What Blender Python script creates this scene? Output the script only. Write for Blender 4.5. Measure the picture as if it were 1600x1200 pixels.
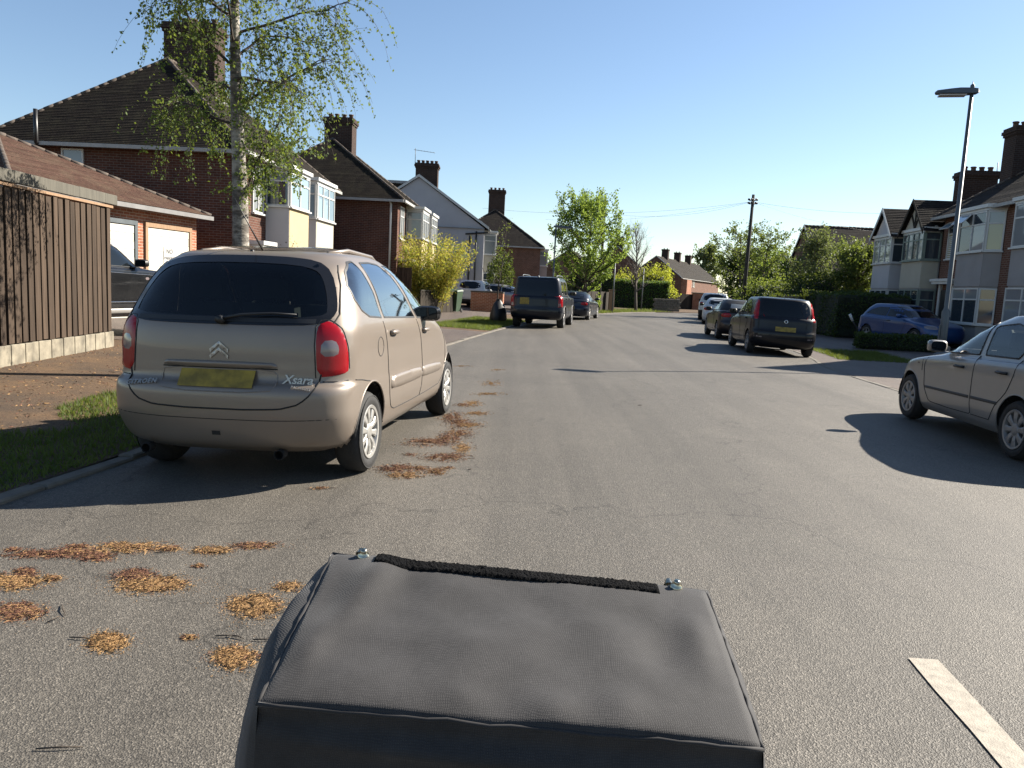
import bpy, bmesh, math, random
import numpy as np
from mathutils import Vector, Matrix, noise
from mathutils.bvhtree import BVHTree

for o in list(bpy.data.objects): bpy.data.objects.remove(o)
scene = bpy.context.scene
COL = scene.collection
PI = math.pi
random.seed(11)
RNG = np.random.default_rng(11)

# ------------------------------------------------------------------ camera, sky, sun
CAM_H, PITCH, ROLL, FPX = 1.4115, 0.1248, 0.0497, 1214.8     # focal length in pixels of a 1600 px wide frame
_F = Vector((0, math.cos(PITCH), -math.sin(PITCH)))
_R0 = Vector((1, 0, 0)); _U0 = Vector((0, math.sin(PITCH), math.cos(PITCH)))
_R = _R0 * math.cos(ROLL) + _U0 * math.sin(ROLL)
_U = -_R0 * math.sin(ROLL) + _U0 * math.cos(ROLL)
cd = bpy.data.cameras.new('camera'); cam = bpy.data.objects.new('camera', cd); COL.objects.link(cam)
cd.sensor_fit = 'HORIZONTAL'; cd.sensor_width = 36.0; cd.lens = 36.0 * FPX / 1600.0
cd.clip_start = 0.02; cd.clip_end = 3000
cam.matrix_world = Matrix(((_R.x, _U.x, -_F.x, 0), (_R.y, _U.y, -_F.y, 0), (_R.z, _U.z, -_F.z, CAM_H), (0, 0, 0, 1)))
scene.camera = cam

SUN_EL = math.radians(34.0)
SUN_AZ = math.radians(65.0)            # clockwise from +Y towards +X
SUN_DIR = Vector((math.sin(SUN_AZ) * math.cos(SUN_EL), math.cos(SUN_AZ) * math.cos(SUN_EL), math.sin(SUN_EL)))
world = bpy.data.worlds.new('World'); scene.world = world; world.use_nodes = True
wn = world.node_tree; wn.nodes.clear()
sky = wn.nodes.new('ShaderNodeTexSky'); sky.sky_type = 'NISHITA'; sky.sun_disc = False
sky.sun_elevation = SUN_EL; sky.sun_rotation = SUN_AZ
sky.altitude = 0; sky.air_density = 1.0; sky.dust_density = 0.25; sky.ozone_density = 2.2
bg = wn.nodes.new('ShaderNodeBackground'); bg.inputs['Strength'].default_value = 0.053
wo = wn.nodes.new('ShaderNodeOutputWorld')
wn.links.new(sky.outputs[0], bg.inputs[0]); wn.links.new(bg.outputs[0], wo.inputs[0])
sl = bpy.data.lights.new('sun', 'SUN'); sl.energy = 5.0; sl.angle = math.radians(0.53); sl.color = (1.0, 0.93, 0.82)
sun = bpy.data.objects.new('sun', sl); COL.objects.link(sun)
sun.rotation_euler = (-SUN_DIR).to_track_quat('-Z', 'Y').to_euler(); sun.location = (20, 10, 30)
vs = scene.view_settings
vs.view_transform = 'Standard'; vs.look = 'None'; vs.gamma = 1.0; vs.use_curve_mapping = False; vs.exposure = 1.63
scene.render.engine = 'CYCLES'

# ------------------------------------------------------------------ helpers
def ray(u, v):
    return _F + _R * ((u - 800) / FPX) + _U * ((600 - v) / FPX)
def ground(u, v, z=0.0):
    d = ray(u, v); t = (z - CAM_H) / d.z
    return Vector((0, 0, CAM_H)) + d * t
def atY(u, v, Y):
    d = ray(u, v); return Vector((0, 0, CAM_H)) + d * (Y / d.y)

def link(o, parent=None):
    COL.objects.link(o)
    if parent is not None: o.parent = parent
    return o
def tag(o, label=None, cat=None, group=None, kind=None):
    if label: o['label'] = label
    if cat: o['category'] = cat
    if group: o['group'] = group
    if kind: o['kind'] = kind
    return o
def empty(name, loc, rz=0.0, parent=None, label=None, cat=None, group=None):
    o = bpy.data.objects.new(name, None); o.empty_display_size = .2
    o.location = loc; o.rotation_euler = (0, 0, rz)
    link(o, parent); return tag(o, label, cat, group)

def auto_uv(me):
    """metric UVs: u along the horizontal, v up the face"""
    n = len(me.polygons)
    if not n: return
    uv = me.uv_layers.new(name='UVMap')
    nl = len(me.loops)
    co = np.empty(len(me.vertices) * 3); me.vertices.foreach_get('co', co); co = co.reshape(-1, 3)
    li = np.empty(nl, int); me.loops.foreach_get('vertex_index', li)
    tot = np.empty(n, int); me.polygons.foreach_get('loop_total', tot)
    nr = np.empty(n * 3); me.polygons.foreach_get('normal', nr); nr = np.repeat(nr.reshape(-1, 3), tot, axis=0)
    t = np.cross(np.array([0, 0, 1.0]), nr); l = np.linalg.norm(t, axis=1)
    t[l < 1e-3] = (1, 0, 0); t /= np.maximum(np.linalg.norm(t, axis=1), 1e-6)[:, None]
    b = np.cross(nr, t); p = co[li]
    arr = np.stack([(p * t).sum(1), (p * b).sum(1)], 1).ravel()
    uv.data.foreach_set('uv', arr)

def make_mesh(name, verts, faces, mat=None, smooth=False, uv=False):
    me = bpy.data.meshes.new(name)
    me.from_pydata([tuple(v) for v in verts], [], faces)
    me.update()
    if mat is not None: me.materials.append(mat)
    if smooth: me.polygons.foreach_set('use_smooth', [True] * len(me.polygons))
    if uv: auto_uv(me)
    return me
def obj(name, verts, faces, mat, parent=None, smooth=False, uv=False):
    return link(bpy.data.objects.new(name, make_mesh(name, verts, faces, mat, smooth, uv)), parent)

class MB:
    """collects shapes, builds them as one mesh"""
    def __init__(s): s.v = []; s.f = []; s.sm = []
    def add(s, vs_, fs, smooth=False):
        k = len(s.v); s.v += [Vector(p) for p in vs_]
        s.f += [tuple(i + k for i in f) for f in fs]; s.sm += [smooth] * len(fs); return s
    def box(s, x0, x1, y0, y1, z0, z1, bev=0):
        if bev <= 0:
            vs_ = [(x, y, z) for z in (z0, z1) for (x, y) in ((x0, y0), (x1, y0), (x1, y1), (x0, y1))]
            return s.add(vs_, [(3, 2, 1, 0), (4, 5, 6, 7), (0, 1, 5, 4), (1, 2, 6, 5), (2, 3, 7, 6), (3, 0, 4, 7)])
        b = bev; vs_ = []; 
        for (zz, i) in ((z0, b), (z0 + b, 0), (z1 - b, 0), (z1, b)):
            vs_ += [(x0 + i, y0 + i, zz), (x1 - i, y0 + i, zz), (x1 - i, y1 - i, zz), (x0 + i, y1 - i, zz)]
        fs = [(3, 2, 1, 0), (12, 13, 14, 15)]
        for r in range(3):
            for k in range(4): a = r * 4 + k; c = r * 4 + (k + 1) % 4; fs.append((a, c, c + 4, a + 4))
        return s.add(vs_, fs)
    def obox(s, o, ux, uy, uz):
        """box from corner o along three edge vectors"""
        o = Vector(o); ux = Vector(ux); uy = Vector(uy); uz = Vector(uz)
        vs_ = [o, o + ux, o + ux + uy, o + uy]; vs_ += [p + uz for p in vs_]
        fs = [(3, 2, 1, 0), (4, 5, 6, 7), (0, 1, 5, 4), (1, 2, 6, 5), (2, 3, 7, 6), (3, 0, 4, 7)]
        if ux.cross(uy).dot(uz) < 0: fs = [f[::-1] for f in fs]
        return s.add(vs_, fs)
    def prism(s, pts, z0, z1):
        n = len(pts); vs_ = [(p[0], p[1], z0) for p in pts] + [(p[0], p[1], z1) for p in pts]
        fs = [tuple(range(n))[::-1], tuple(range(n, 2 * n))] + [(i, (i + 1) % n, n + (i + 1) % n, n + i) for i in range(n)]
        a = sum(pts[i][0] * pts[(i + 1) % n][1] - pts[(i + 1) % n][0] * pts[i][1] for i in range(n))
        if a < 0: fs = [f[::-1] for f in fs]
        return s.add(vs_, fs)
    def tube(s, pts, r, n=6, cap=True, smooth=True):
        pts = [Vector(p) for p in pts]; m = len(pts)
        rr = r if isinstance(r, (list, tuple)) else [r] * m
        T = []
        for i in range(m):
            d = pts[min(i + 1, m - 1)] - pts[max(i - 1, 0)]
            T.append(d.normalized() if d.length > 1e-9 else Vector((0, 0, 1)))
        ref = Vector((0, 0, 1)) if abs(T[0].z) < .9 else Vector((1, 0, 0))
        N = (ref - T[0] * ref.dot(T[0])).normalized(); vs_ = []
        for i in range(m):
            N = N - T[i] * N.dot(T[i]); N = N.normalized() if N.length > 1e-6 else T[i].orthogonal().normalized()
            B = T[i].cross(N)
            for k in range(n):
                a = 2 * PI * k / n; vs_.append(pts[i] + (N * math.cos(a) + B * math.sin(a)) * rr[i])
        fs = [(i * n + k, i * n + (k + 1) % n, (i + 1) * n + (k + 1) % n, (i + 1) * n + k) for i in range(m - 1) for k in range(n)]
        if cap: fs += [tuple(range(n))[::-1], tuple(range((m - 1) * n, m * n))]
        return s.add(vs_, fs, smooth)
    def lathe(s, prof, c, axis, n=24, closed=False):
        """prof: (radius, along) pairs, revolved about axis through c"""
        c = Vector(c); A = Vector(axis).normalized(); X = A.orthogonal().normalized(); Y = A.cross(X); m = len(prof)
        vs_ = [c + A * h + (X * math.cos(2 * PI * k / n) + Y * math.sin(2 * PI * k / n)) * r for (r, h) in prof for k in range(n)]
        fs = [(i * n + k, i * n + (k + 1) % n, (i + 1) * n + (k + 1) % n, (i + 1) * n + k) for i in range(m - 1) for k in range(n)]
        if closed: fs += [((m - 1) * n + k, (m - 1) * n + (k + 1) % n, (k + 1) % n, k) for k in range(n)]
        return s.add(vs_, fs, True)
    def build(s, name, mat, parent=None, uv=False):
        me = make_mesh(name, s.v, s.f, mat, False, uv)
        me.polygons.foreach_set('use_smooth', s.sm)
        return link(bpy.data.objects.new(name, me), parent)

# ------------------------------------------------------------------ materials
ALB = 0.61            # real surfaces read darker than their picture values
def new_mat(name):
    m = bpy.data.materials.new(name); m.use_nodes = True
    nt = m.node_tree; b = nt.nodes['Principled BSDF']; return m, nt, b
def N(nt, typ, **kw):
    n = nt.nodes.new(typ)
    for k, v in kw.items():
        if k.startswith('i_'): n.inputs[k[2:].replace('_', ' ')].default_value = v
        else: setattr(n, k, v)
    return n
def mixc(nt, fac, a, b, blend='MIX'):
    m = nt.nodes.new('ShaderNodeMix'); m.data_type = 'RGBA'; m.blend_type = blend
    for sock, val in ((m.inputs[0], fac), (m.inputs[6], a), (m.inputs[7], b)):
        if hasattr(val, 'is_linked'): nt.links.new(val, sock)
        else: sock.default_value = val if not isinstance(val, tuple) else (*val, 1)[:4]
    return m.outputs[2]
def ramp(nt, src, stops):
    r = nt.nodes.new('ShaderNodeValToRGB'); e = r.color_ramp.elements
    while len(e) < len(stops): e.new(.5)
    for k, (p, c) in enumerate(stops):
        e[k].position = p; e[k].color = (c, c, c, 1) if not isinstance(c, tuple) else (*c, 1)
    nt.links.new(src, r.inputs[0]); return r.outputs[0]
def noise_tex(nt, vec, scale, detail=4, rough=.55):
    n = N(nt, 'ShaderNodeTexNoise'); n.inputs['Scale'].default_value = scale; n.inputs['Detail'].default_value = detail
    n.inputs['Roughness'].default_value = rough
    if vec is not None: nt.links.new(vec, n.inputs['Vector'])
    return n.outputs['Fac']
def bump(nt, b, h, strength=.4, dist=.01):
    n = N(nt, 'ShaderNodeBump'); n.inputs['Strength'].default_value = strength; n.inputs['Distance'].default_value = dist
    nt.links.new(h, n.inputs['Height']); nt.links.new(n.outputs[0], b.inputs['Normal'])
def pm(name, col, rough=.5, metal=0, spec=.5, var=0, vscale=3, bmp=0, bscale=60, coat=0):
    """plain procedural material with tone variation and fine relief"""
    col = tuple(c * ALB for c in col)
    m, nt, b = new_mat(name)
    b.inputs['Base Color'].default_value = (*col, 1); b.inputs['Roughness'].default_value = rough
    b.inputs['Metallic'].default_value = metal; b.inputs['Specular IOR Level'].default_value = spec
    if coat: b.inputs['Coat Weight'].default_value = coat; b.inputs['Coat Roughness'].default_value = .04
    tc = N(nt, 'ShaderNodeTexCoord')
    if var:
        f = noise_tex(nt, tc.outputs['Object'], vscale, 5)
        f = ramp(nt, f, [(.3, 0.0), (.7, 1.0)])
        nt.links.new(mixc(nt, f, tuple(c * (1 - var) for c in col), tuple(min(1, c * (1 + var)) for c in col)), b.inputs['Base Color'])
    if bmp:
        bump(nt, b, noise_tex(nt, tc.outputs['Object'], bscale, 3), bmp, .01)
    return m
def brick_mat(name, c1, c2, mortar, var=.25):
    c1, c2 = (tuple(x * ALB for x in c) for c in (c1, c2))
    m, nt, b = new_mat(name); uv = N(nt, 'ShaderNodeUVMap')
    t = N(nt, 'ShaderNodeTexBrick'); t.inputs['Scale'].default_value = 1; t.inputs['Brick Width'].default_value = .225
    t.inputs['Row Height'].default_value = .075; t.inputs['Mortar Size'].default_value = .008; t.inputs['Mortar Smooth'].default_value = .3
    t.inputs['Color1'].default_value = (*c1, 1); t.inputs['Color2'].default_value = (*c2, 1); t.inputs['Mortar'].default_value = (*mortar, 1)
    t.inputs['Bias'].default_value = -.1
    nt.links.new(uv.outputs[0], t.inputs['Vector'])
    tc = N(nt, 'ShaderNodeTexCoord')
    f = ramp(nt, noise_tex(nt, tc.outputs['Object'], 1.3, 6, .65), [(.3, 1 - var), (.7, 1 + var)])
    nt.links.new(mixc(nt, 1.0, t.outputs['Color'], f, 'MULTIPLY'), b.inputs['Base Color'])
    b.inputs['Roughness'].default_value = .9; b.inputs['Specular IOR Level'].default_value = .2
    inv = N(nt, 'ShaderNodeMath', operation='SUBTRACT'); inv.inputs[0].default_value = 1; nt.links.new(t.outputs['Fac'], inv.inputs[1])
    bump(nt, b, inv.outputs[0], .6, .012)
    return m
def tile_mat(name, c1, c2, moss=(.10, .10, .05), mossamt=.5):
    c1, c2 = (tuple(x * ALB for x in c) for c in (c1, c2))
    m, nt, b = new_mat(name); uv = N(nt, 'ShaderNodeUVMap')
    t = N(nt, 'ShaderNodeTexBrick'); t.inputs['Scale'].default_value = 1; t.inputs['Brick Width'].default_value = .17
    t.inputs['Row Height'].default_value = .11; t.inputs['Mortar Size'].default_value = .006
    t.inputs['Color1'].default_value = (*c1, 1); t.inputs['Color2'].default_value = (*c2, 1); t.inputs['Mortar'].default_value = tuple(c * .3 for c in c1) + (1,)
    nt.links.new(uv.outputs[0], t.inputs['Vector'])
    tc = N(nt, 'ShaderNodeTexCoord')
    f = ramp(nt, noise_tex(nt, tc.outputs['Object'], 2.2, 8, .7), [(.45, 0.0), (.65, mossamt)])
    c = mixc(nt, f, t.outputs['Color'], moss)
    f2 = ramp(nt, noise_tex(nt, tc.outputs['Object'], 14, 3), [(.62, 0.0), (.72, .5)])
    nt.links.new(mixc(nt, f2, c, tuple(x * 2.2 for x in c1)), b.inputs['Base Color'])
    b.inputs['Roughness'].default_value = .9; b.inputs['Specular IOR Level'].default_value = .15
    bump(nt, b, noise_tex(nt, tc.outputs['Object'], 18, 5), .5, .02)
    return m
def leaf_mat(name, c1, c2, trans=.45):
    m, nt, b = new_mat(name); out = nt.nodes['Material Output']
    g = N(nt, 'ShaderNodeTexCoord')
    f = ramp(nt, noise_tex(nt, g.outputs['Object'], 2.5, 3), [(.35, 0.0), (.65, 1.0)])
    c = mixc(nt, f, c1, c2); nt.links.new(c, b.inputs['Base Color'])
    b.inputs['Roughness'].default_value = .6; b.inputs['Specular IOR Level'].default_value = .18
    tr = N(nt, 'ShaderNodeBsdfTranslucent'); nt.links.new(mixc(nt, .5, c, (.30, .36, .04)), tr.inputs[0])
    mx = N(nt, 'ShaderNodeMixShader'); mx.inputs[0].default_value = trans
    nt.links.new(b.outputs[0], mx.inputs[1]); nt.links.new(tr.outputs[0], mx.inputs[2]); nt.links.new(mx.outputs[0], out.inputs[0])
    return m
def paint(name, col, metal=.4, rough=.35, coat=.8, spec=.5):
    col = tuple(c * ALB for c in col)
    m, nt, b = new_mat(name); tc = N(nt, 'ShaderNodeTexCoord')
    f = ramp(nt, noise_tex(nt, tc.outputs['Object'], 3.0, 6, .65), [(.35, 0.0), (.75, .35)])
    nt.links.new(mixc(nt, f, col, tuple(c * .72 + .02 for c in col)), b.inputs['Base Color'])
    b.inputs['Metallic'].default_value = metal; b.inputs['Roughness'].default_value = rough
    b.inputs['Coat Weight'].default_value = coat; b.inputs['Specular IOR Level'].default_value = spec
    r = ramp(nt, noise_tex(nt, tc.outputs['Object'], 6, 4), [(.3, .03), (.8, .14)]); nt.links.new(r, b.inputs['Coat Roughness'])
    return m
def glass_mat(name, tint, opaque=False, refl=1.0):
    m, nt, b = new_mat(name); out = nt.nodes['Material Output']
    if opaque:
        b.inputs['Base Color'].default_value = (*tint, 1); b.inputs['Roughness'].default_value = .03
        b.inputs['Specular IOR Level'].default_value = .8; return m
    nt.nodes.remove(b)
    t = N(nt, 'ShaderNodeBsdfTransparent'); t.inputs[0].default_value = (*tint, 1)
    g = N(nt, 'ShaderNodeBsdfGlossy'); g.inputs['Roughness'].default_value = .02; g.inputs[0].default_value = (1, 1, 1, 1)
    fr = N(nt, 'ShaderNodeFresnel'); fr.inputs[0].default_value = 1.55
    mu = N(nt, 'ShaderNodeMath', operation='MULTIPLY'); mu.inputs[1].default_value = refl; mu.use_clamp = True
    nt.links.new(fr.outputs[0], mu.inputs[0])
    mx = N(nt, 'ShaderNodeMixShader'); nt.links.new(mu.outputs[0], mx.inputs[0])
    nt.links.new(t.outputs[0], mx.inputs[1]); nt.links.new(g.outputs[0], mx.inputs[2]); nt.links.new(mx.outputs[0], out.inputs[0])
    return m

def asphalt_mat(name, lo, hi, patch):
    lo, hi, patch = (tuple(x * .56 for x in c) for c in (lo, hi, patch))
    m, nt, b = new_mat(name); tc = N(nt, 'ShaderNodeTexCoord'); P = tc.outputs['Object']
    big = ramp(nt, noise_tex(nt, P, .35, 5, .6), [(.3, 0.0), (.7, 1.0)])
    base = mixc(nt, big, lo, hi)
    pf = ramp(nt, noise_tex(nt, P, 1.6, 6, .65), [(.52, 0.0), (.74, .55)])
    base = mixc(nt, pf, base, patch)
    mp = N(nt, 'ShaderNodeMapping'); mp.inputs['Scale'].default_value = (1.5, .05, 1); mp.inputs['Rotation'].default_value = (0, 0, .1); nt.links.new(P, mp.inputs[0])
    bands = ramp(nt, noise_tex(nt, mp.outputs[0], 1, 4, .6), [(.35, .84), (.65, 1.14)]); base = mixc(nt, 1.0, base, bands, 'MULTIPLY')
    cr = N(nt, 'ShaderNodeTexVoronoi', feature='DISTANCE_TO_EDGE'); cr.inputs['Scale'].default_value = .33; wv = N(nt, 'ShaderNodeVectorMath', operation='ADD'); nz = N(nt, 'ShaderNodeTexNoise'); nz.inputs['Scale'].default_value = 1.7; nz.inputs['Detail'].default_value = 8; nt.links.new(P, nz.inputs['Vector']); nt.links.new(P, wv.inputs[0]); nt.links.new(nz.outputs['Color'], wv.inputs[1]); nt.links.new(wv.outputs[0], cr.inputs['Vector'])
    cm = ramp(nt, cr.outputs['Distance'], [(.0, .62), (.0045, 1.0)]); base = mixc(nt, 1.0, base, cm, 'MULTIPLY')
    v = N(nt, 'ShaderNodeTexVoronoi', feature='F1'); v.inputs['Scale'].default_value = 165; nt.links.new(P, v.inputs['Vector'])
    sep = N(nt, 'ShaderNodeSeparateColor'); nt.links.new(v.outputs['Color'], sep.inputs[0])
    st = ramp(nt, sep.outputs[0], [(0, .56), (.55, .88), (.86, 1.15), (1.0, 1.75)])
    base = mixc(nt, 1.0, base, st, 'MULTIPLY')
    nt.links.new(base, b.inputs['Base Color'])
    b.inputs['Roughness'].default_value = .66; b.inputs['Specular IOR Level'].default_value = .3
    mu = N(nt, 'ShaderNodeMath', operation='ADD'); nt.links.new(v.outputs['Distance'], mu.inputs[0])
    nt.links.new(noise_tex(nt, P, 40, 4), mu.inputs[1])
    bump(nt, b, mu.outputs[0], .55, .006)
    return m
def dirt_mat(name):
    m, nt, b = new_mat(name); tc = N(nt, 'ShaderNodeTexCoord'); P = tc.outputs['Object']
    f = ramp(nt, noise_tex(nt, P, 1.1, 8, .7), [(.35, 0.0), (.65, 1.0)])
    c = mixc(nt, f, (.062, .045, .032), (.118, .074, .042))
    f2 = ramp(nt, noise_tex(nt, P, 7, 7, .75), [(.55, 0.0), (.7, .75)]); c = mixc(nt, f2, c, (.05, .037, .026))
    f3 = ramp(nt, noise_tex(nt, P, 60, 3, .7), [(.3, .45), (.7, 1.5)]); c = mixc(nt, 1.0, c, f3, 'MULTIPLY')
    nt.links.new(c, b.inputs['Base Color']); b.inputs['Roughness'].default_value = .9; b.inputs['Specular IOR Level'].default_value = .2
    bump(nt, b, noise_tex(nt, P, 70, 5, .7), .6, .015); return m
def wood_mat(name, c1, c2):
    c1, c2 = (tuple(x * ALB for x in c) for c in (c1, c2))
    m, nt, b = new_mat(name); tc = N(nt, 'ShaderNodeTexCoord'); mp = N(nt, 'ShaderNodeMapping'); mp.inputs['Scale'].default_value = (26, 26, 1.6)
    oi = N(nt, 'ShaderNodeObjectInfo')
    ad = N(nt, 'ShaderNodeVectorMath', operation='ADD'); nt.links.new(tc.outputs['Object'], ad.inputs[0]); nt.links.new(oi.outputs['Location'], ad.inputs[1])
    nt.links.new(ad.outputs[0], mp.inputs[0])
    f = ramp(nt, noise_tex(nt, mp.outputs[0], 1, 6, .7), [(.3, 0.0), (.75, 1.0)])
    c = mixc(nt, f, c1, c2)
    r = ramp(nt, oi.outputs['Random'], [(0, .68), (1, 1.3)]); c = mixc(nt, 1.0, c, r, 'MULTIPLY')
    nt.links.new(c, b.inputs['Base Color']); b.inputs['Roughness'].default_value = .85; b.inputs['Specular IOR Level'].default_value = .2
    bump(nt, b, noise_tex(nt, mp.outputs[0], 1.5, 4), .5, .01); return m

M = {}
M['road'] = asphalt_mat('road asphalt', (.150, .134, .112), (.190, .170, .142), (.222, .198, .163))
M['path'] = asphalt_mat('pavement tarmac', (.16, .122, .10), (.20, .155, .125), (.14, .12, .10))
M['dirt'] = dirt_mat('brown needle covered path')
M['earth'] = pm('garden earth', (.13, .115, .06), .95, var=.4, vscale=.8, bmp=.4, bscale=12)
M['soil'] = pm('verge soil', (.07, .07, .03), .95, var=.4, vscale=3, bmp=.5, bscale=30)
M['grass'] = leaf_mat('grass blades', (.045, .072, .018), (.10, .125, .035), .35)
M['kerb'] = pm('kerb concrete', (.19, .165, .13), .85, var=.25, vscale=6, bmp=.4, bscale=90)
M['linepaint'] = pm('worn white road paint', (.45, .395, .315), .75, var=.22, vscale=22, bmp=.3, bscale=160)
m_, nt_, b_ = M['linepaint'], M['linepaint'].node_tree, M['linepaint'].node_tree.nodes['Principled BSDF']
src_ = b_.inputs['Base Color'].links[0].from_socket; tc_ = N(nt_, 'ShaderNodeTexCoord')
nt_.links.new(mixc(nt_, ramp(nt_, noise_tex(nt_, tc_.outputs['Object'], 34, 8, .8), [(.56, 0.0), (.66, .75)]), src_, (.10, .09, .075)), b_.inputs['Base Color'])
M['brick'] = brick_mat('dark red brick', (.165, .066, .042), (.11, .047, .034), (.15, .12, .10))
M['brick_light'] = brick_mat('orange red brick', (.46, .17, .09), (.36, .13, .075), (.42, .33, .25))
M['brick_far'] = brick_mat('far brown brick', (.21, .10, .065), (.16, .075, .05), (.2, .15, .12))
M['brick_chim'] = brick_mat('sooty chimney brick', (.075, .042, .032), (.055, .033, .027), (.075, .065, .055))
M['tile'] = tile_mat('brown roof tile', (.030, .022, .016), (.022, .0165, .013), (.036, .031, .019), .6)
M['tile_red'] = tile_mat('garage roof tile', (.17, .092, .066), (.135, .075, .056), (.12, .09, .06), .4)
M['tile_dark'] = tile_mat('dark roof tile', (.038, .029, .026), (.028, .023, .021), (.045, .038, .027), .5)
M['ridge'] = pm('mortared ridge tile', (.12, .092, .072), .9, var=.5, vscale=7, bmp=.5, bscale=20)
M['white'] = pm('white window frame', (.80, .79, .75), .4, var=.04, vscale=2)
M['whitewall'] = pm('pale painted render', (.66, .65, .66), .85, var=.06, vscale=1.2, bmp=.25, bscale=40)
M['cream'] = pm('cream render', (.60, .485, .265), .85, var=.06, vscale=1.5, bmp=.25, bscale=40)
M['ivory'] = pm('ivory render', (.62, .57, .45), .85, var=.06, vscale=1.5, bmp=.25, bscale=40)
M['greyrender'] = pm('grey render', (.44, .41, .39), .85, var=.08, vscale=1.5, bmp=.25, bscale=40)
M['greenpaint'] = pm('grey green frame', (.26, .32, .27), .5, var=.08)
M['glass'] = glass_mat('window glass', (.035, .045, .055), True)
M['glass_blind_sky'] = glass_mat('window glass with blind and sky tint', (.20, .27, .32), True)  # pale blue base carries the sky's reflection as well as the blinds
M['glass_cream'] = glass_mat('window glass with yellow blind', (.30, .27, .14), True)
M['glass_curtain'] = glass_mat('window glass with net curtain', (.20, .215, .22), True)
M['gutterwhite'] = pm('weathered white gutter', (.50, .49, .46), .5, var=.15)
M['gutter'] = pm('grey gutter', (.26, .25, .24), .5, var=.15)
M['blackpipe'] = pm('black pipe', (.015, .015, .016), .4)
M['pot'] = pm('clay chimney pot', (.16, .085, .055), .85, var=.3)
M['lead'] = pm('lead flashing', (.45, .44, .43), .6, var=.2)
M['wood'] = wood_mat('weathered fence board', (.052, .036, .025), (.115, .080, .055))
M['woodgrey'] = wood_mat('grey rail timber', (.085, .08, .066), (.16, .148, .12))
M['woodtan'] = wood_mat('tan timber', (.32, .20, .12), (.45, .30, .19))
M['wooddark'] = wood_mat('dark timber', (.035, .028, .02), (.07, .055, .04))
M['concrete'] = pm('gravel board concrete', (.28, .245, .18), .9, var=.45, vscale=5, bmp=.4, bscale=60)
M['doorwhite'] = pm('white garage door', (.80, .77, .66), .45, var=.04, vscale=1)
M['doordark'] = pm('dark front door', (.02, .02, .022), .4)
M['bark'] = pm('brown bark', (.085, .065, .048), .95, var=.4, vscale=5, bmp=.8, bscale=25)
M['twig'] = pm('grey twig', (.15, .125, .10), .9, var=.2)
M['galv'] = pm('galvanised steel', (.13, .15, .16), .5, metal=.2, var=.15, vscale=4)
M['polewood'] = pm('tarred pole', (.065, .055, .045), .9, var=.3)
M['black'] = pm('black plastic', (.013, .013, .014), .5)
M['rubber'] = pm('tyre rubber', (.022, .021, .020), .8, var=.3, vscale=8, bmp=.3, bscale=80)
M['under'] = pm('underbody', (.008, .008, .008), .9)
M['gap'] = pm('panel gap', (.012, .011, .010), .8)
M['trim'] = pm('dark car trim', (.02, .021, .023), .55)
M['seat'] = pm('grey seat fabric', (.055, .055, .058), .9, var=.2)
M['rimsilver'] = pm('silver rim', (.62, .60, .56), .35, metal=.55, var=.06)
M['rimdull'] = pm('grey hubcap', (.34, .33, .32), .45, metal=.4, var=.08)
M['chrome'] = pm('chrome', (.75, .75, .74), .12, metal=1)
M['redlamp'] = pm('red lamp lens', (.42, .004, .012), .22, spec=.4)
M['clearlamp'] = pm('clear lamp lens', (.26, .21, .21), .15, spec=.7, coat=.6)
M['plate'] = pm('yellow number plate', (.36, .25, .022), .5, var=.45, vscale=11)
M['carglass'] = glass_mat('dark car glass', (.006, .008, .010), True); M['carglass'].node_tree.nodes['Principled BSDF'].inputs['Specular IOR Level'].default_value = .35
M['carglass_clear'] = glass_mat('tinted car glass', (.80, .86, .83), False, 1.0)
M['carglass_tint'] = glass_mat('dark tinted car glass', (.40, .46, .44), False, 2.1)
M['carglass_rear'] = glass_mat('tinted rear window', (.34, .38, .36), False, .75)
M['badge'] = pm('silver badge', (.62, .60, .56), .3, metal=.5)
# ------------------------------------------------------------------ ground, road, pavements
def catmull(pts, n):
    P = [np.array(p, float) for p in pts]; P = [2 * P[0] - P[1]] + P + [2 * P[-1] - P[-2]]; out = []
    for i in range(1, len(P) - 2):
        for k in range(n):
            t = k / n; a, b, c, d = P[i - 1:i + 3]
            out.append(.5 * (2 * b + (c - a) * t + (2 * a - 5 * b + 4 * c - d) * t * t + (3 * b - a - 3 * c + d) * t ** 3))
    out.append(P[-2]); return np.array(out)
def resample(pl, n):
    d = np.r_[0, np.cumsum(np.linalg.norm(np.diff(pl, axis=0), axis=1))]; s = np.linspace(0, d[-1], n)
    return np.stack([np.interp(s, d, pl[:, k]) for k in range(pl.shape[1])], 1)
L_EDGE = catmull([(-4.3, -10), (-3.25, 3), (-2.9, 6), (-2.35, 12), (-1.52, 18.9), (-.61, 25.5), (.05, 29.5), (1.5, 38.5), (3.3, 45), (5.5, 50.2), (9.3, 58.6), (15.1, 66), (26, 74), (60, 88)], 8)
R_EDGE = catmull([(6.0, -10), (6.3, 5), (6.72, 13.6), (7.1, 17.6), (7.9, 21), (8.8, 26.8), (9.6, 31), (11.6, 40), (14.5, 48), (19, 55), (27, 61), (60, 73)], 8)
def lx(y): return float(np.interp(y, L_EDGE[:, 1], L_EDGE[:, 0]))
def rx(y): return float(np.interp(y, R_EDGE[:, 1], R_EDGE[:, 0]))
def roadz(x, y):
    a, b = lx(y), rx(y); d = (x - (a + b) / 2) / ((b - a) / 2)
    return -.07 * min(1, abs(d)) ** 1.6
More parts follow.
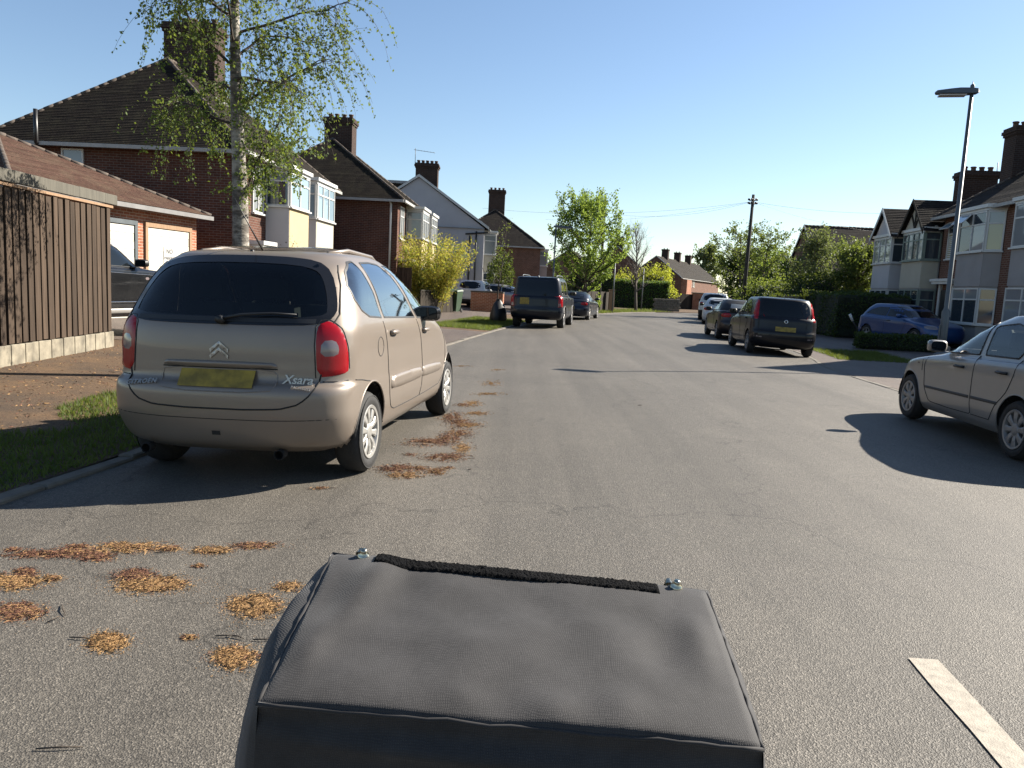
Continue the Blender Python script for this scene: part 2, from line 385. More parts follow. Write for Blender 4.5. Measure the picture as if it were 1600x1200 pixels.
def grid_mesh(name, P, mat, kind='structure', parent=None):
    a, b, _ = P.shape
    f = [(i * b + k, i * b + k + 1, (i + 1) * b + k + 1, (i + 1) * b + k) for i in range(a - 1) for k in range(b - 1)]
    o = obj(name, P.reshape(-1, 3), f, mat, parent, True)
    n = o.data.polygons[0].normal
    if n.z < 0: o.data.flip_normals()
    if kind: o['kind'] = kind
    return o
S = 1500
tag(obj('ground', [(-S, -S, -.35), (S, -S, -.35), (S, S, -.35), (-S, S, -.35)], [(0, 1, 2, 3)], M['earth']), kind='structure')
nL = 160
LE = resample(L_EDGE, nL); RE = resample(R_EDGE, nL)
V = np.linspace(-1, 1, 25)
P = np.zeros((nL, 25, 3))
for k, v in enumerate(V):
    P[:, k, :2] = LE * (1 - v) / 2 + RE * (1 + v) / 2; P[:, k, 2] = -.07 * abs(v) ** 1.6
grid_mesh('road', P, M['road'])
def normals2(pl, side):
    t = np.gradient(pl, axis=0); t /= np.linalg.norm(t, axis=1)[:, None]
    return np.stack([-t[:, 1], t[:, 0]], 1) * side
nLf = normals2(LE, 1); nRt = normals2(RE, -1)
def strip(name, E, n, offs, mat, zf):
    P = np.zeros((len(E), len(offs), 3))
    for k, o in enumerate(offs):
        P[:, k, :2] = E + n * o; P[:, k, 2] = zf(o)
    return grid_mesh(name, P, mat)
zL = lambda o: -.045 + .024 * min(o, 9)
zR = lambda o: -.064 + .012 * min(o, 9)
strip('pavement', LE, nLf, [.12, .5, 1, 1.8, 2.6, 3.6, 4.6, 6, 9, 14, 22], M['dirt'], zL)
strip('pavement', RE, nRt, [.12, .5, 1, 1.8, 2.6, 3.6, 4.6, 6, 9, 14, 22], M['path'], zR)
# driveway apron in front of the parked cars on the left, tarmac laid over the earth path
def apron(name, E, n, y0, y1, o0, o1, mat, zf, dz=.006):
    sel = [i for i in range(len(E)) if y0 <= E[i, 1] <= y1]
    offs = np.linspace(o0, o1, 8); P = np.zeros((len(sel), 8, 3))
    for k, o in enumerate(offs):
        P[:, k, :2] = E[sel] + n[sel] * o; P[:, k, 2] = zf(o) + dz
    return grid_mesh(name, P, mat)
apron('driveway_apron', LE, nLf, 13.5, 25, .12, 9, M['path'], zL)
apron('footpath', LE, nLf, 25, 62, 2.0, 7, M['path'], zL)
# kerb stones, one by one
def kerb(E, n, z, lo, hi, h):
    root = tag(obj('kerb', [(E[k][0] + n[k][0] * .06, E[k][1] + n[k][1] * .06, z - .14) for k in range(2)] + [(E[1][0], E[1][1], z - .14)], [(0, 1, 2)], M['kerb']), kind='structure')
    pl = resample(E[(E[:, 1] > lo) & (E[:, 1] < hi)], 400); nn = normals2(pl, 1 if n is nLf else -1)
    d = np.r_[0, np.cumsum(np.linalg.norm(np.diff(pl, axis=0), axis=1))]
    me = MB().box(-.062, .062, -.4545, .4545, -.2, 0, .012); me = make_mesh('kerb_stone', me.v, me.f, M['kerb'])
    s = .46
    while s < d[-1]:
        p = np.array([np.interp(s, d, pl[:, k]) for k in (0, 1)]); k = int(np.searchsorted(d, s)) % 400
        q = nn[min(k, 399)]; o = bpy.data.objects.new('kerb_stone', me); link(o, root)
        o.location = (p[0] + q[0] * .06, p[1] + q[1] * .06, z + h + random.uniform(-.006, .004))
        o.rotation_euler = (random.uniform(-.01, .01), random.uniform(-.02, .02), math.atan2(q[1], q[0]) + random.uniform(-.008, .008)); s += .915
kerb(LE, nLf, -.045, 2, 62, .006)
kerb(RE, nRt, -.066, 8, 50, .004)
# centre line dash, worn paint
def dash(y0, y1, x0, x1, w, name='centre_line_dash', label=None):
    n = 14; vs_ = []
    for k in range(n + 1):
        y = y0 + (y1 - y0) * k / n; x = x0 + (x1 - x0) * k / n
        for s in (-.5, .5):
            xx = x + s * w + random.uniform(-.004, .004); vs_.append((xx, y + (random.uniform(-.006, .006) if k in (0, n) else 0), roadz(xx, y) + .005))
    o = obj(name, vs_, [(2 * k, 2 * k + 1, 2 * k + 3, 2 * k + 2) for k in range(n)], M['linepaint']); return tag(o, label, 'road marking')
dash(-.6, 2.985, 1.36, 1.71, .118, label='worn cream white centre line dash painted on the road')
# grass verges as blades over soil
def grass(name, E, n, y0, y1, o0, o1, zf, count, h, dens, seed, soil=True):
    rg = np.random.default_rng(seed)
    sel = np.where((E[:, 1] >= y0) & (E[:, 1] <= y1))[0]
    idx = rg.uniform(sel[0], sel[-1], count * 3); o = rg.uniform(o0, o1, count * 3)
    k = idx.astype(int); fr = (idx - k)[:, None]; k2 = np.minimum(k + 1, len(E) - 1)
    p = E[k] * (1 - fr) + E[k2] * fr + n[k] * o[:, None]
    keep = np.array([noise.noise((float(a[0]) * .9, float(a[1]) * .9, seed)) * .5 + .5 < dens((float(oo) - o0) / (o1 - o0), float(a[1])) for a, oo in zip(p, o)])
    p = p[keep][:count]; o = o[keep][:count]; c = len(p)
    z = np.array([zf(q) for q in o]); hh = h * rg.uniform(.4, 1.25, c); a = rg.uniform(0, 2 * PI, c); w = rg.uniform(.004, .008, c) * (h / .05) ** .5
    ln = rg.normal(0, .5, (c, 2)) * hh[:, None]
    v = np.zeros((c, 3, 3)); dx = np.stack([np.cos(a) * w, np.sin(a) * w], 1)
    v[:, 0, :2] = p - dx; v[:, 1, :2] = p + dx; v[:, 2, :2] = p + ln; v[:, :2, 2] = z[:, None] - .005; v[:, 2, 2] = z + hh
    ob = obj(name, v.reshape(-1, 3), [(3 * i, 3 * i + 1, 3 * i + 2) for i in range(c)], M['grass']); return ob
g = grass('verge_grass', LE, nLf, 0, 11.6, .13, 2.0, zL, 26000, .055, lambda f, y: (1.05 - .75 * f) + (.12 if y > 7.5 else 0), 3)
tag(g, 'short green grass on the verge beside the beige car', 'grass', kind='stuff')
g = grass('verge_grass', LE, nLf, 24.8, 33.5, .13, 2.3, zL, 16000, .10, lambda f, y: 1.0 - .25 * f, 5)
tag(g, 'green grass patch on the left verge around the bagged sapling', 'grass', kind='stuff')
g = grass('verge_grass', LE, nLf, 44, 64, .13, 2.5, zL, 9000, .16, lambda f, y: .9, 6)
tag(g, 'far strip of grass along the bend', 'grass', kind='stuff')
g = grass('verge_grass', RE, nRt, 20.3, 24.4, .7, 2.6, zR, 7000, .09, lambda f, y: .86 - .25 * f, 7)
tag(g, 'sunlit grass patch behind the dark hatchback on the right', 'grass', kind='stuff')
g = grass('verge_grass', RE, nRt, 40, 60, .3, 4, zR, 7000, .16, lambda f, y: .9, 8)
tag(g, 'grass verge beyond the white cars', 'grass', kind='stuff')

# ------------------------------------------------------------------ building kit (local frame: +x out of the facade, +y along it)
def window(parent, p0, u, n, w, h, cols, transoms, fm, gm, name='window', bar=.05, proud=.05, sill=True, splits=None):
    """p0 lower left corner on the wall, u along, n outwards; one frame mesh, each pane an object"""
    p0 = Vector(p0); u = Vector(u).normalized(); n = Vector(n).normalized(); z = Vector((0, 0, 1)); mb = MB()
    us = splits or [w * k / cols for k in range(cols + 1)]; zs = [0] + [h * t for t in transoms] + [h]
    for x in us:
        a = max(0, min(w - bar, x - bar / 2)); mb.obox(p0 + u * a, u * bar, n * proud, z * h)
    for y in zs:
        a = max(0, min(h - bar, y - bar / 2)); mb.obox(p0 + u * .002 + z * a - n * .001, u * (w - .004), n * (proud - .006), z * bar)
    if sill: mb.obox(p0 - u * .04 - z * .05, u * (w + .08), n * (proud + .06), z * .052)
    fr = mb.build(name, fm, parent)
    gms = gm if isinstance(gm, list) else [gm]; i = 0
    for b in range(len(zs) - 1):
        for a in range(len(us) - 1):
            m = gms[i % len(gms)]; i += 1
            q = p0 + u * (us[a] + .01) + z * (zs[b] + .01) + n * .012
            MB().obox(q, u * (us[a + 1] - us[a] - .02), n * .008, z * (zs[b + 1] - zs[b] - .02)).build('pane', m, fr)
    return fr
def tiled(mb, a, b, c, d, gauge=.11, step=.013):
    """courses of tiles on the slope: a-b eave, c above b, d above a"""
    a, b, c, d = (Vector(p) for p in (a, b, c, d)); nrm = (b - a).cross(d - a)
    if nrm.length < 1e-6: nrm = (b - a).cross(c - a)
    nrm.normalize()
    if nrm.z < 0: nrm = -nrm
    n = max(3, int((d - a).length / gauge)); 
    for i in range(n):
        t0, t1 = i / n, (i + 1) / n; o = nrm * step * random.uniform(.8, 1.2)
        p, q = a.lerp(d, t0), b.lerp(c, t0); r, s_ = b.lerp(c, t1), a.lerp(d, t1)
        vs_ = [p + o, q + o, r + nrm * .003, s_ + nrm * .003, p, q]
        fs = [(0, 1, 2, 3), (4, 5, 1, 0)]
        if (q - p).cross(r - p).dot(nrm) < 0: fs = [f[::-1] for f in fs]
        mb.add(vs_, fs)
def ridge_run(mb, a, b, r=.075, piece=.3):
    a, b = Vector(a), Vector(b); n = max(1, int((b - a).length / piece))
    for i in range(n):
        p = a.lerp(b, i / n); q = a.lerp(b, (i + 1.06) / n); k = random.uniform(-.008, .01)
        mb.tube([p + Vector((0, 0, k)), q + Vector((0, 0, k))], [r * 1.05, r * .95], 8)
def chimney(parent, x, y, wx, wy, z0, z1, pots, mat=None, name='chimney'):
    mb = MB(); mat = mat or M['brick_chim']
    mb.box(x - wx / 2, x + wx / 2, y - wy / 2, y + wy / 2, z0, z1 - .32)
    for k, (e, h0, h1) in enumerate(((.045, .32, .22), (.09, .22, .10), (.05, .10, 0))):
        mb.box(x - wx / 2 - e, x + wx / 2 + e, y - wy / 2 - e, y + wy / 2 + e, z1 - h0 + .001, z1 - h1)
    ch = mb.build(name, mat, parent, True)
    for i in range(pots):
        px = x - wx / 2 + wx * (i + .5) / pots
        MB().lathe([(.10, 0), (.12, .02), (.10, .05), (.095, .18), (.12, .19), (.12, .24), (.085, .24), (.08, .02)], (px, y + random.uniform(-.05, .05), z1 - .02), (0, 0, 1), 10).build('pot', M['pot'], ch)
    return ch
def house(name, label, C, heading, L, D2, eave, ridge, rn, rf, wallm, roofm, right=False, o=.3, base=-.3, gablem=None, group=None, gutterm=None, cat='house'):
    """C front corner nearest the frame origin; rn/rf hip runs (0 = gable)"""
    root = empty(name, (C[0], C[1], 0), -heading + (PI if right else 0), None, label, cat, group); D = 2 * D2
    mb = MB().box(-D, 0, 0, L, base, eave)
    for y, r in ((0, rn), (L, rf)):
        if r == 0:
            s = 0
            mb.add([(0, y + s, eave), (-D, y + s, eave), (-D2, y + s, ridge - .05), (0, y + s + .2 * (1 if y == 0 else -1), eave), (-D, y + s + .2 * (1 if y == 0 else -1), eave), (-D2, y + s + .2 * (1 if y == 0 else -1), ridge - .05)],
                   [(0, 1, 2), (3, 5, 4), (0, 2, 5, 3), (1, 4, 5, 2)])
    wall = mb.build('wall', wallm, root, True)
    rr = MB(); pitch = (ridge - eave) / (D2 + o); on = o if rn else .12; of = o if rf else .12
    zE = eave - .02
    A = (o, -on, zE); B = (o, L + of, zE); A2 = (-D - o, -on, zE); B2 = (-D - o, L + of, zE)
    Rn = (-D2, rn if rn else -on, ridge); Rf = (-D2, L - rf if rf else L + of, ridge)
    tiled(rr, A, B, Rf, Rn); tiled(rr, B2, A2, Rn, Rf)
    if rn: tiled(rr, A2, A, Rn, Rn)
    if rf: tiled(rr, B, B2, Rf, Rf)
    rr.add([Vector(p) - Vector((0, 0, .02)) for p in (A, B, B2, A2)], [(0, 1, 2, 3)])
    roof = rr.build('roof', roofm, root, True)
    rd = MB(); ridge_run(rd, Rn, Rf)
    if rn: ridge_run(rd, A, Rn, .06); ridge_run(rd, A2, Rn, .06)
    if rf: ridge_run(rd, B, Rf, .06); ridge_run(rd, B2, Rf, .06)
    rd.build('ridge_tiles', M['ridge'], roof)
    gm = gutterm or M['gutterwhite']; gt = MB()
    gt.box(o - .02, o + .09, -on, L + of, zE - .13, zE - .02)
    if rn: gt.box(-D - o, o, -on - .09, -on + .02, zE - .135, zE - .025)
    gt.build('gutter', gm, root)
    if not rn:
        bb = MB()
        for q in ((0 + o, zE), (-D - o, zE)):
            a = Vector((q[0], -on - .03, q[1] - .06)); b = Vector((-D2, -on - .03, ridge - .04)); d = (b - a)
            bb.obox(a, d, (0, .03, 0), (0, 0, .17))
        bb.build('bargeboard', M['white'], root)
    return root, wall, roof
def pipe(parent, pts, r, mat, name='downpipe'): return MB().tube(pts, r, 8).build(name, mat, parent)
def bay(parent, y0, y1, d, c, lev, panelm, framem, glassU, glassL, colsF, trans, wallm, roofz, sideglass=None, lowcols=3, sidepm=None):
    """projecting two-storey bay: lev=(low sill, low head, panel top = upper sill, upper head)"""
    fp = [(0.0, y0 - c), (d, y0), (d, y1), (0.0, y1 + c)]
    core = MB().prism([(p[0] - .02 if p[0] else -.05, p[1]) for p in fp], -.2, roofz - .06).build('bay', wallm, parent)
    sg = sideglass or glassU
    faces = [(fp[0], fp[1], 1), (fp[1], fp[2], colsF), (fp[2], fp[3], 1)]
    for k, (a, b, cols) in enumerate(faces):
        a = Vector((a[0], a[1], 0)); b = Vector((b[0], b[1], 0)); u = (b - a); w = u.length; u.normalize(); n = Vector((u.y, -u.x, 0))
        if n.x < 0 and k == 1: n = -n
        pp = MB(); pp.obox(a + Vector((0, 0, lev[1] + .06)) - n * .012, u * w, n * .03, (0, 0, lev[2] - lev[1] - .12)); pp.build('panel', panelm if k == 1 else (sidepm or panelm), core)
        window(parent, a + Vector((0, 0, lev[2])) + n * .004, u, n, w, lev[3] - lev[2], cols, trans, framem, glassU if k == 1 else sg, sill=True)
        window(parent, a + Vector((0, 0, lev[0])) + n * .004, u, n, w, lev[1] - lev[0], lowcols if k == 1 else 1, [.68], framem, glassL)
    e = .12
    tp = MB(); tp.prism([(-.02, fp[0][1] - e), (d + e, fp[1][1] - e), (d + e, fp[2][1] + e), (-.02, fp[3][1] + e)], roofz - .07, roofz + .05)
    tp.prism([(-.02, fp[0][1] - e * .4), (d + e * .4, fp[1][1] - e * .4), (d + e * .4, fp[2][1] + e * .4), (-.02, fp[3][1] + e * .4)], roofz - .16, roofz - .075)
    tp.build('bay_roof', M['white'], parent)
    return core
X1, Y1 = Vector((1, 0, 0)), Vector((0, 1, 0))

# ------------------------------------------------------------------ left side: closeboard fence
fx, fy1 = -6.83, 13.17
froot = empty('closeboard_fence', (fx, fy1, .02), .066, None, 'tall brown weathered closeboard fence on a pale concrete gravel board', 'fence')
bm_ = MB()
bm_.box(0, .024, 0, .128, 0, 2.04, .004)
bmesh_board = make_mesh('fence_board', bm_.v, bm_.f, M['wood'])
for i in range(27):
    o = bpy.data.objects.new('fence_board', bmesh_board); link(o, froot)
    o.location = (random.uniform(-.002, .004), -.19 - .168 * i, .31 + random.uniform(-.008, .008)); o.rotation_euler = (random.uniform(-.012, .012), random.uniform(-.006, .006), random.uniform(-.05, .05))
    o.scale = (1, random.uniform(.88, 1.08), random.uniform(.99, 1.0))
bk_ = MB().box(-.03, -.012, -.1, .1, 0, 2.02, .003); bk_ = make_mesh('gap_shade_board', bk_.v, bk_.f, M['wooddark'])  # darker timber set behind the gaps stands in for shadow bands between boards
for i in range(27):
    o = bpy.data.objects.new('gap_shade_board', bk_); link(o, froot); o.location = (random.uniform(-.003, .003), -.21 - .168 * i + .005, .31)
gb = MB()
for i in range(27): gb.box(-.02, .03 + .008 * (i % 2), -.168 * (i + 1) + .006, -.168 * i, -.1, .30 + random.uniform(-.004, .004), .006)
gb.build('gravel_board', M['concrete'], froot)
MB().box(-.03, .05, -4.6, 0, 2.352, 2.392).build('capping_rail', M['woodtan'], froot)
for k, (a, b) in enumerate(((-4.6, -2.9), (-2.895, -1.2), (-1.195, .1))):
    o = MB().box(.0, .075, a, b, 2.40 + .004 * k, 2.56 + .004 * k, .006).build('top_plank', M['woodgrey'], froot)
MB().box(-.13, -.02, -.12, -.01, -.1, 2.38).build('post', M['wooddark'], froot)
MB().box(-.12, -.025, -4.6, -.1, 1.2, 1.28).build('back_rail', M['wooddark'], froot)

# ------------------------------------------------------------------ left side: garage block
G1 = Vector((-9.17, 22.4, 0)); G0 = Vector((-10.45, 16.3, 0)); gl = (G1 - G0).length; gh = math.atan2(G1.x - G0.x, G1.y - G0.y)
garage, gw, gr = house('garage_block', 'orange brick garage with two white doors under a brown hipped roof', (G0.x, G0.y), gh, gl, 3.4, 3.0, 4.55, 3.0, 3.0, M['brick_light'], M['tile_red'], o=.28, gutterm=M['gutter'], cat='garage')
def gdoor(y0, y1, z1, fm, dots):
    d = MB(); d.obox((.002, y0 - .1, .05), (.05, 0, 0), (0, .1, 0), (0, 0, z1)); d.obox((.002, y1, .05), (.05, 0, 0), (0, .1, 0), (0, 0, z1)); d.obox((.001, y0 - .1, z1 + .05), (.055, 0, 0), (0, y1 - y0 + .2, 0), (0, 0, .11))
    fr = d.build('door_frame', fm, garage)
    door = empty('garage_door', (0, 0, 0), 0, garage)
    n = 12
    for k in range(n): MB().box(-.01, .022 + .004 * (k % 2), y0 + .004, y1 - .004, .1 + (z1 - .06) * k / n, .1 + (z1 - .06) * (k + 1) / n - .006, .003).build('door_panel', M['doorwhite'], door)
    cy = (y0 + y1) / 2
    sg = MB().box(.028, .036, cy - .24, cy + .24, z1 - .85, z1 - .42).build('sign_plate', M['signwhite'], door)
    MB().tube([(.03, cy + .02, 1.25), (.07, cy + .06, 1.27), (.05, cy + .12, 1.24)], .012, 6).build('handle', M['blackpipe'], door)
    return door, cy
M['signwhite'] = pm('sign white', (.62, .61, .58), .5, var=.08)
M['lettering'] = pm('dark lettering', (.05, .05, .05), .6)
def text(parent, s, size, mat, M4, name='lettering', extr=.002, spacing=1.0, shear=0, bold=0):
    c = bpy.data.curves.new('t', 'FONT'); c.body = s; c.size = size; c.extrude = extr; c.align_x = 'CENTER'; c.align_y = 'CENTER'; c.space_character = spacing; c.shear = shear; c.offset = bold; c.resolution_u = 3
    t = bpy.data.objects.new('t', c); COL.objects.link(t); bpy.context.view_layer.update()
    me = bpy.data.meshes.new_from_object(t.evaluated_get(bpy.context.evaluated_depsgraph_get())); me.name = name
    bpy.data.objects.remove(t); me.materials.clear(); me.materials.append(mat); me.transform(M4)
    return link(bpy.data.objects.new(name, me), parent)
def face_matrix(origin, right, up):
    right = Vector(right).normalized(); up = Vector(up).normalized(); n = right.cross(up)
    return Matrix(((right.x, up.x, n.x, origin[0]), (right.y, up.y, n.y, origin[1]), (right.z, up.z, n.z, origin[2]), (0, 0, 0, 1)))
for (y0, y1, fm) in ((gl - 2.12, gl - .38, M['woodtan']), (gl - 4.45, gl - 2.62, M['galv'])):
    door, cy = gdoor(y0, y1, 2.42, fm, 0)
    text(door, 'NO', .17, M['lettering'], face_matrix((.038, cy, 2.42 - .54), (0, 1, 0), (0, 0, 1)))
    text(door, 'PARKING', .105, M['lettering'], face_matrix((.038, cy, 2.42 - .72), (0, 1, 0), (0, 0, 1)))

# ------------------------------------------------------------------ left houses
h1, w1, r1 = house('semi_detached_house', 'large dark brick house with hipped roof behind the birch tree', (-8.35, 23.5), .05, 9.4, 3.77, 5.0, 8.33, 3.2, 3.2, M['brick'], M['tile'])
bay(h1, 2.18, 4.14, .75, .02, (.8, 2.2, 3.62, 4.72), M['cream'], M['white'], M['glass_blind_sky'], M['glass'], 2, [.72], M['whitewall'], 4.9, [M['glass'], M['glass_curtain']], 3, M['whitewall'])
bay(h1, 5.03, 7.2, .75, .02, (.8, 2.2, 3.5, 4.72), M['ivory'], M['white'], M['glass_blind_sky'], M['glass'], 3, [.70], M['whitewall'], 4.88, None, 3, M['whitewall'])
window(h1, (.002, .95, 3.3), Y1, X1, .9, 1.42, 2, [], M['white'], M['glass_curtain'])
window(h1, (.002, 7.8, 3.3), Y1, X1, .9, 1.42, 2, [], M['white'], M['glass'])
dd = MB(); dd.box(.0, .55, .55, 1.7, 2.3, 2.42); dd.box(.005, .50, .6, 1.65, 2.18, 2.3); dd.build('porch_canopy', M['white'], h1)
MB().box(.002, .07, .75, 1.55, .1, 2.15).build('door', M['white'], h1)
chimney(h1, -3.55, 4.7, 1.8, .85, 7.0, 9.85, 5)
MB().add([(-2.62, 4.22, 7.40), (-2.62, 5.18, 7.40), (-2.40, 5.18, 7.21), (-2.40, 4.22, 7.21)], [(0, 1, 2, 3)]).build('flashing', M['lead'], h1)
pipe(h1, [(-.25, -.06, 4.9), (-.1, -.06, 4.75), (-.1, -.06, 0)], .045, M['white'])
window(h1, (-5.4, -.002, 3.75), X1, -Y1, .68, 1.08, 1, [], M['white'], M['glass_curtain'])
window(h1, (-6.75, -.002, 4.05), X1, -Y1, .5, .78, 1, [], M['white'], M['glass'])
MB().box(-7.5, -7.2, -.03, .0, 4.3, 4.75).build('vent_panel', M['white'], h1)
pipe(h1, [(-5.9, -.16, 0), (-5.9, -.16, 4.7), (-5.9, -.42, 4.9), (-5.9, -.42, 5.85)], .06, M['blackpipe'], 'vent_pipe')

h2, w2, r2 = house('semi_detached_house', 'dark brick house with hipped roof and tall chimney, second along the left side', (-5.45, 35.2), .03, 9.0, 3.79, 5.0, 7.98, 3.0, 3.0, M['brick'], M['tile'])
bay(h2, 2.3, 4.3, .75, .02, (.8, 2.15, 3.45, 4.7), M['cream'], M['white'], M['glass_curtain'], M['glass'], 3, [.7], M['whitewall'], 4.88, M['glass_curtain'])
bay(h2, 5.3, 7.3, .75, .02, (.8, 2.15, 3.45, 4.7), M['cream'], M['white'], M['glass_curtain'], M['glass'], 3, [.7], M['whitewall'], 4.88)
window(h2, (.002, .5, 3.3), Y1, X1, .95, 1.45, 2, [.7], M['white'], M['glass_curtain'])
MB().box(.0, .6, .5, 1.7, 2.3, 2.42).build('porch_canopy', M['white'], h2); MB().box(.002, .07, .7, 1.5, .1, 2.15).build('door', M['white'], h2)
chimney(h2, -3.6, 3.7, 1.35, .9, 6.6, 9.05, 4)
pipe(h2, [(-.35, -.06, 4.9), (-.3, -.06, 4.75), (-.3, -.06, 0)], .05, M['white'])
lean = MB(); lean.box(-6.5, -1.8, -2.6, -.05, -.2, 2.25); lean.build('side_extension', M['brick'], h2, True)
ler = MB(); tiled(ler, (-1.6, -2.7, 2.25), (-1.6, -.05, 2.25), (-4.2, -.05, 3.1), (-4.2, -2.7, 3.1)); ler.build('extension_roof', M['tile'], h2, True)
MB().box(-1.68, -1.56, -2.7, -.1, 2.12, 2.24).build('gutter', M['white'], h2)

h3, w3, r3 = house('gabled_house', 'house with a pale lilac white rendered gable wall and dark chimney', (-2.26, 50.7), -.02, 9.5, 4.28, 5.0, 8.05, 0, 0, M['whitewall'], M['tile_dark'])
bay(h3, .9, 2.9, .75, .3, (.8, 2.2, 3.4, 4.65), M['ivory'], M['white'], M['glass_curtain'], M['glass'], 3, [.7], M['whitewall'], 4.88)
chimney(h3, -4.0, 2.2, 1.45, .9, 7.0, 9.15, 5)
pipe(h3, [(-.9, -.06, 4.5), (-.9, -.06, 0)], .055, M['blackpipe']); pipe(h3, [(-.5, -.06, 4.8), (-.5, -.06, 0)], .05, M['blackpipe'])
pipe(h3, [(.3, -.06, 4.75), (-1.2, -.06, 4.6)], .05, M['blackpipe'], 'waste_pipe')
dm = MB(); dm.box(-7.6, -4.9, .5, 6, 6.0, 7.6); dm.build('dormer', M['tile_dark'], h3, True); MB().box(-7.7, -4.8, .4, 6.1, 7.605, 7.78).build('dormer_roof', M['lead'], h3)
ae = MB(); ae.tube([(-4.8, 2.0, 9.1), (-4.8, 2.0, 10.1)], .02, 5); ae.tube([(-4.9, 2.0, 10.0), (-3.5, 1.9, 9.85)], .015, 5)
for k in range(6): ae.tube([(-4.6 + .2 * k, 1.75, 9.97 - .02 * k), (-4.6 + .2 * k, 2.2, 9.97 - .02 * k)], .008, 4)
ae.build('aerial', M['galv'], h3)

h4, w4, r4 = house('brick_house', 'reddish brick house with dark hipped roof behind the dark blue off-roader', (1.95, 70.1), .0, 10, 4.3, 5.0, 8.4, 3.5, 3.5, M['brick_far'], M['tile_dark'])
bay(h4, 1.8, 3.8, .7, .1, (.8, 2.2, 3.4, 4.7), M['greyrender'], M['white'], M['glass_curtain'], M['glass'], 3, [.7], M['whitewall'], 4.88)
chimney(h4, -4.2, 3.9, 1.5, .9, 6.2, 10.2, 4)
# ------------------------------------------------------------------ right side terrace
hA, wA, rA = house('terrace_house', 'near right brick house with two-storey bay, shuttered window and open casement', (16.85, 31.5), .1, 14.0, 3.6, 5.0, 7.6, 2.0, 0, M['brick_far'], M['tile_dark'], right=True, o=.35)
def yA(Y): return (31.5 - Y) / .995
bay(hA, yA(29.05), yA(27.1), .45, .28, (.9, 2.15, 3.42, 4.78), M['greyrender'], M['white'], [M['glass'], M['glass_curtain'], M['glass_curtain'], M['glass']], [M['glass'], M['glass'], M['glass_curtain'], M['glass_curtain']], 2, [.68], M['greyrender'], 4.95, [M['glass_cream'], M['glass_curtain']], 2)
bay(hA, yA(25.3), yA(23.3), .45, .28, (.9, 2.15, 3.42, 4.78), M['greyrender'], M['white'], M['glass_curtain'], M['glass_curtain'], 2, [.68], M['greyrender'], 4.95, M['glass_curtain'], 2)
window(hA, (.002, yA(31.0), 3.3), Y1, X1, .85, 1.42, 1, [.68], M['white'], [M['glass_cream'], M['glass']])
sh = MB()
for k in range(11): sh.obox((.032, yA(31.0) + .08, 3.38 + .075 * k), (.012, 0, 0), (0, .69, 0), (0, 0, .04))
sh.build('shutter_slats', M['white'], hA)
def casement(parent, y, z, w, h, tilt, out0):
    e = MB(); a = Vector((out0, y, z)); u = Vector((0, 1, 0)); v = Vector((math.sin(tilt), 0, -math.cos(tilt)))
    for (o, p, q) in ((a, u * w, v * .045), (a + v * (h - .045), u * w, v * .045), (a, u * .045, v * h), (a + u * (w - .045), u * .045, v * h)): e.obox(o, p, q, v.cross(u) * .03)
    c = e.build('open_casement', M['white'], parent)
    MB().obox(a + u * .04 + v * .04 + v.cross(u) * .01, u * (w - .08), v * (h - .08), v.cross(u) * .008).build('pane', M['glass_blind_sky'], c)
casement(hA, yA(31.0) + .02, 4.70, .8, .46, .9, .06)
casement(hA, yA(29.05) + .03, 4.74, .92, .44, .75, .52)
MB().box(.002, .06, yA(31.0) - .05, yA(30.1), -.1, 2.1).build('door', M['doordark'], hA)
pc = MB(); pc.box(0, .45, yA(31.25), yA(29.7), 2.42, 2.52); pc.box(.0, .40, yA(31.2), yA(29.75), 2.32, 2.418); pc.box(.003, .1, yA(31.2), yA(31.06), -.1, 2.3); pc.box(.003, .1, yA(30.05), yA(29.9), -.1, 2.3); pc.build('door_surround', M['white'], hA)
chimney(hA, -2.5, .6, 1.5, .9, 5.4, 8.35, 5)
gA, gB, gz = yA(23.4), yA(18.8), 7.6; gm_a = (gA + gB) / 2
MB().add([(.25, gA, 4.9), (.25, gB, 4.9), (.25, gm_a, gz), (-3.4, gA, 4.9), (-3.4, gB, 4.9), (-3.4, gm_a, gz)], [(0, 1, 2), (3, 5, 4), (0, 3, 4, 1)]).build('front_gable', M['greyrender'], hA)
gr_a = MB(); tiled(gr_a, (.35, gA - .2, 4.8), (-3.4, gA - .2, 4.8), (-3.4, gm_a, gz + .1), (.35, gm_a, gz + .1)); tiled(gr_a, (-3.4, gB + .2, 4.8), (.35, gB + .2, 4.8), (.35, gm_a, gz + .1), (-3.4, gm_a, gz + .1)); gr_a.build('front_gable_roof', M['tile_dark'], hA, True)
hB, wB, rB = house('terrace_house', 'brick house with white and green gabled bays, beyond the near right house', (17.55, 38.3), .1, 6.5, 2.6, 4.7, 6.0, 0, 0, M['brick_far'], M['tile_dark'], right=True, o=.2)
def yB(Y): return (38.3 - Y) / .995
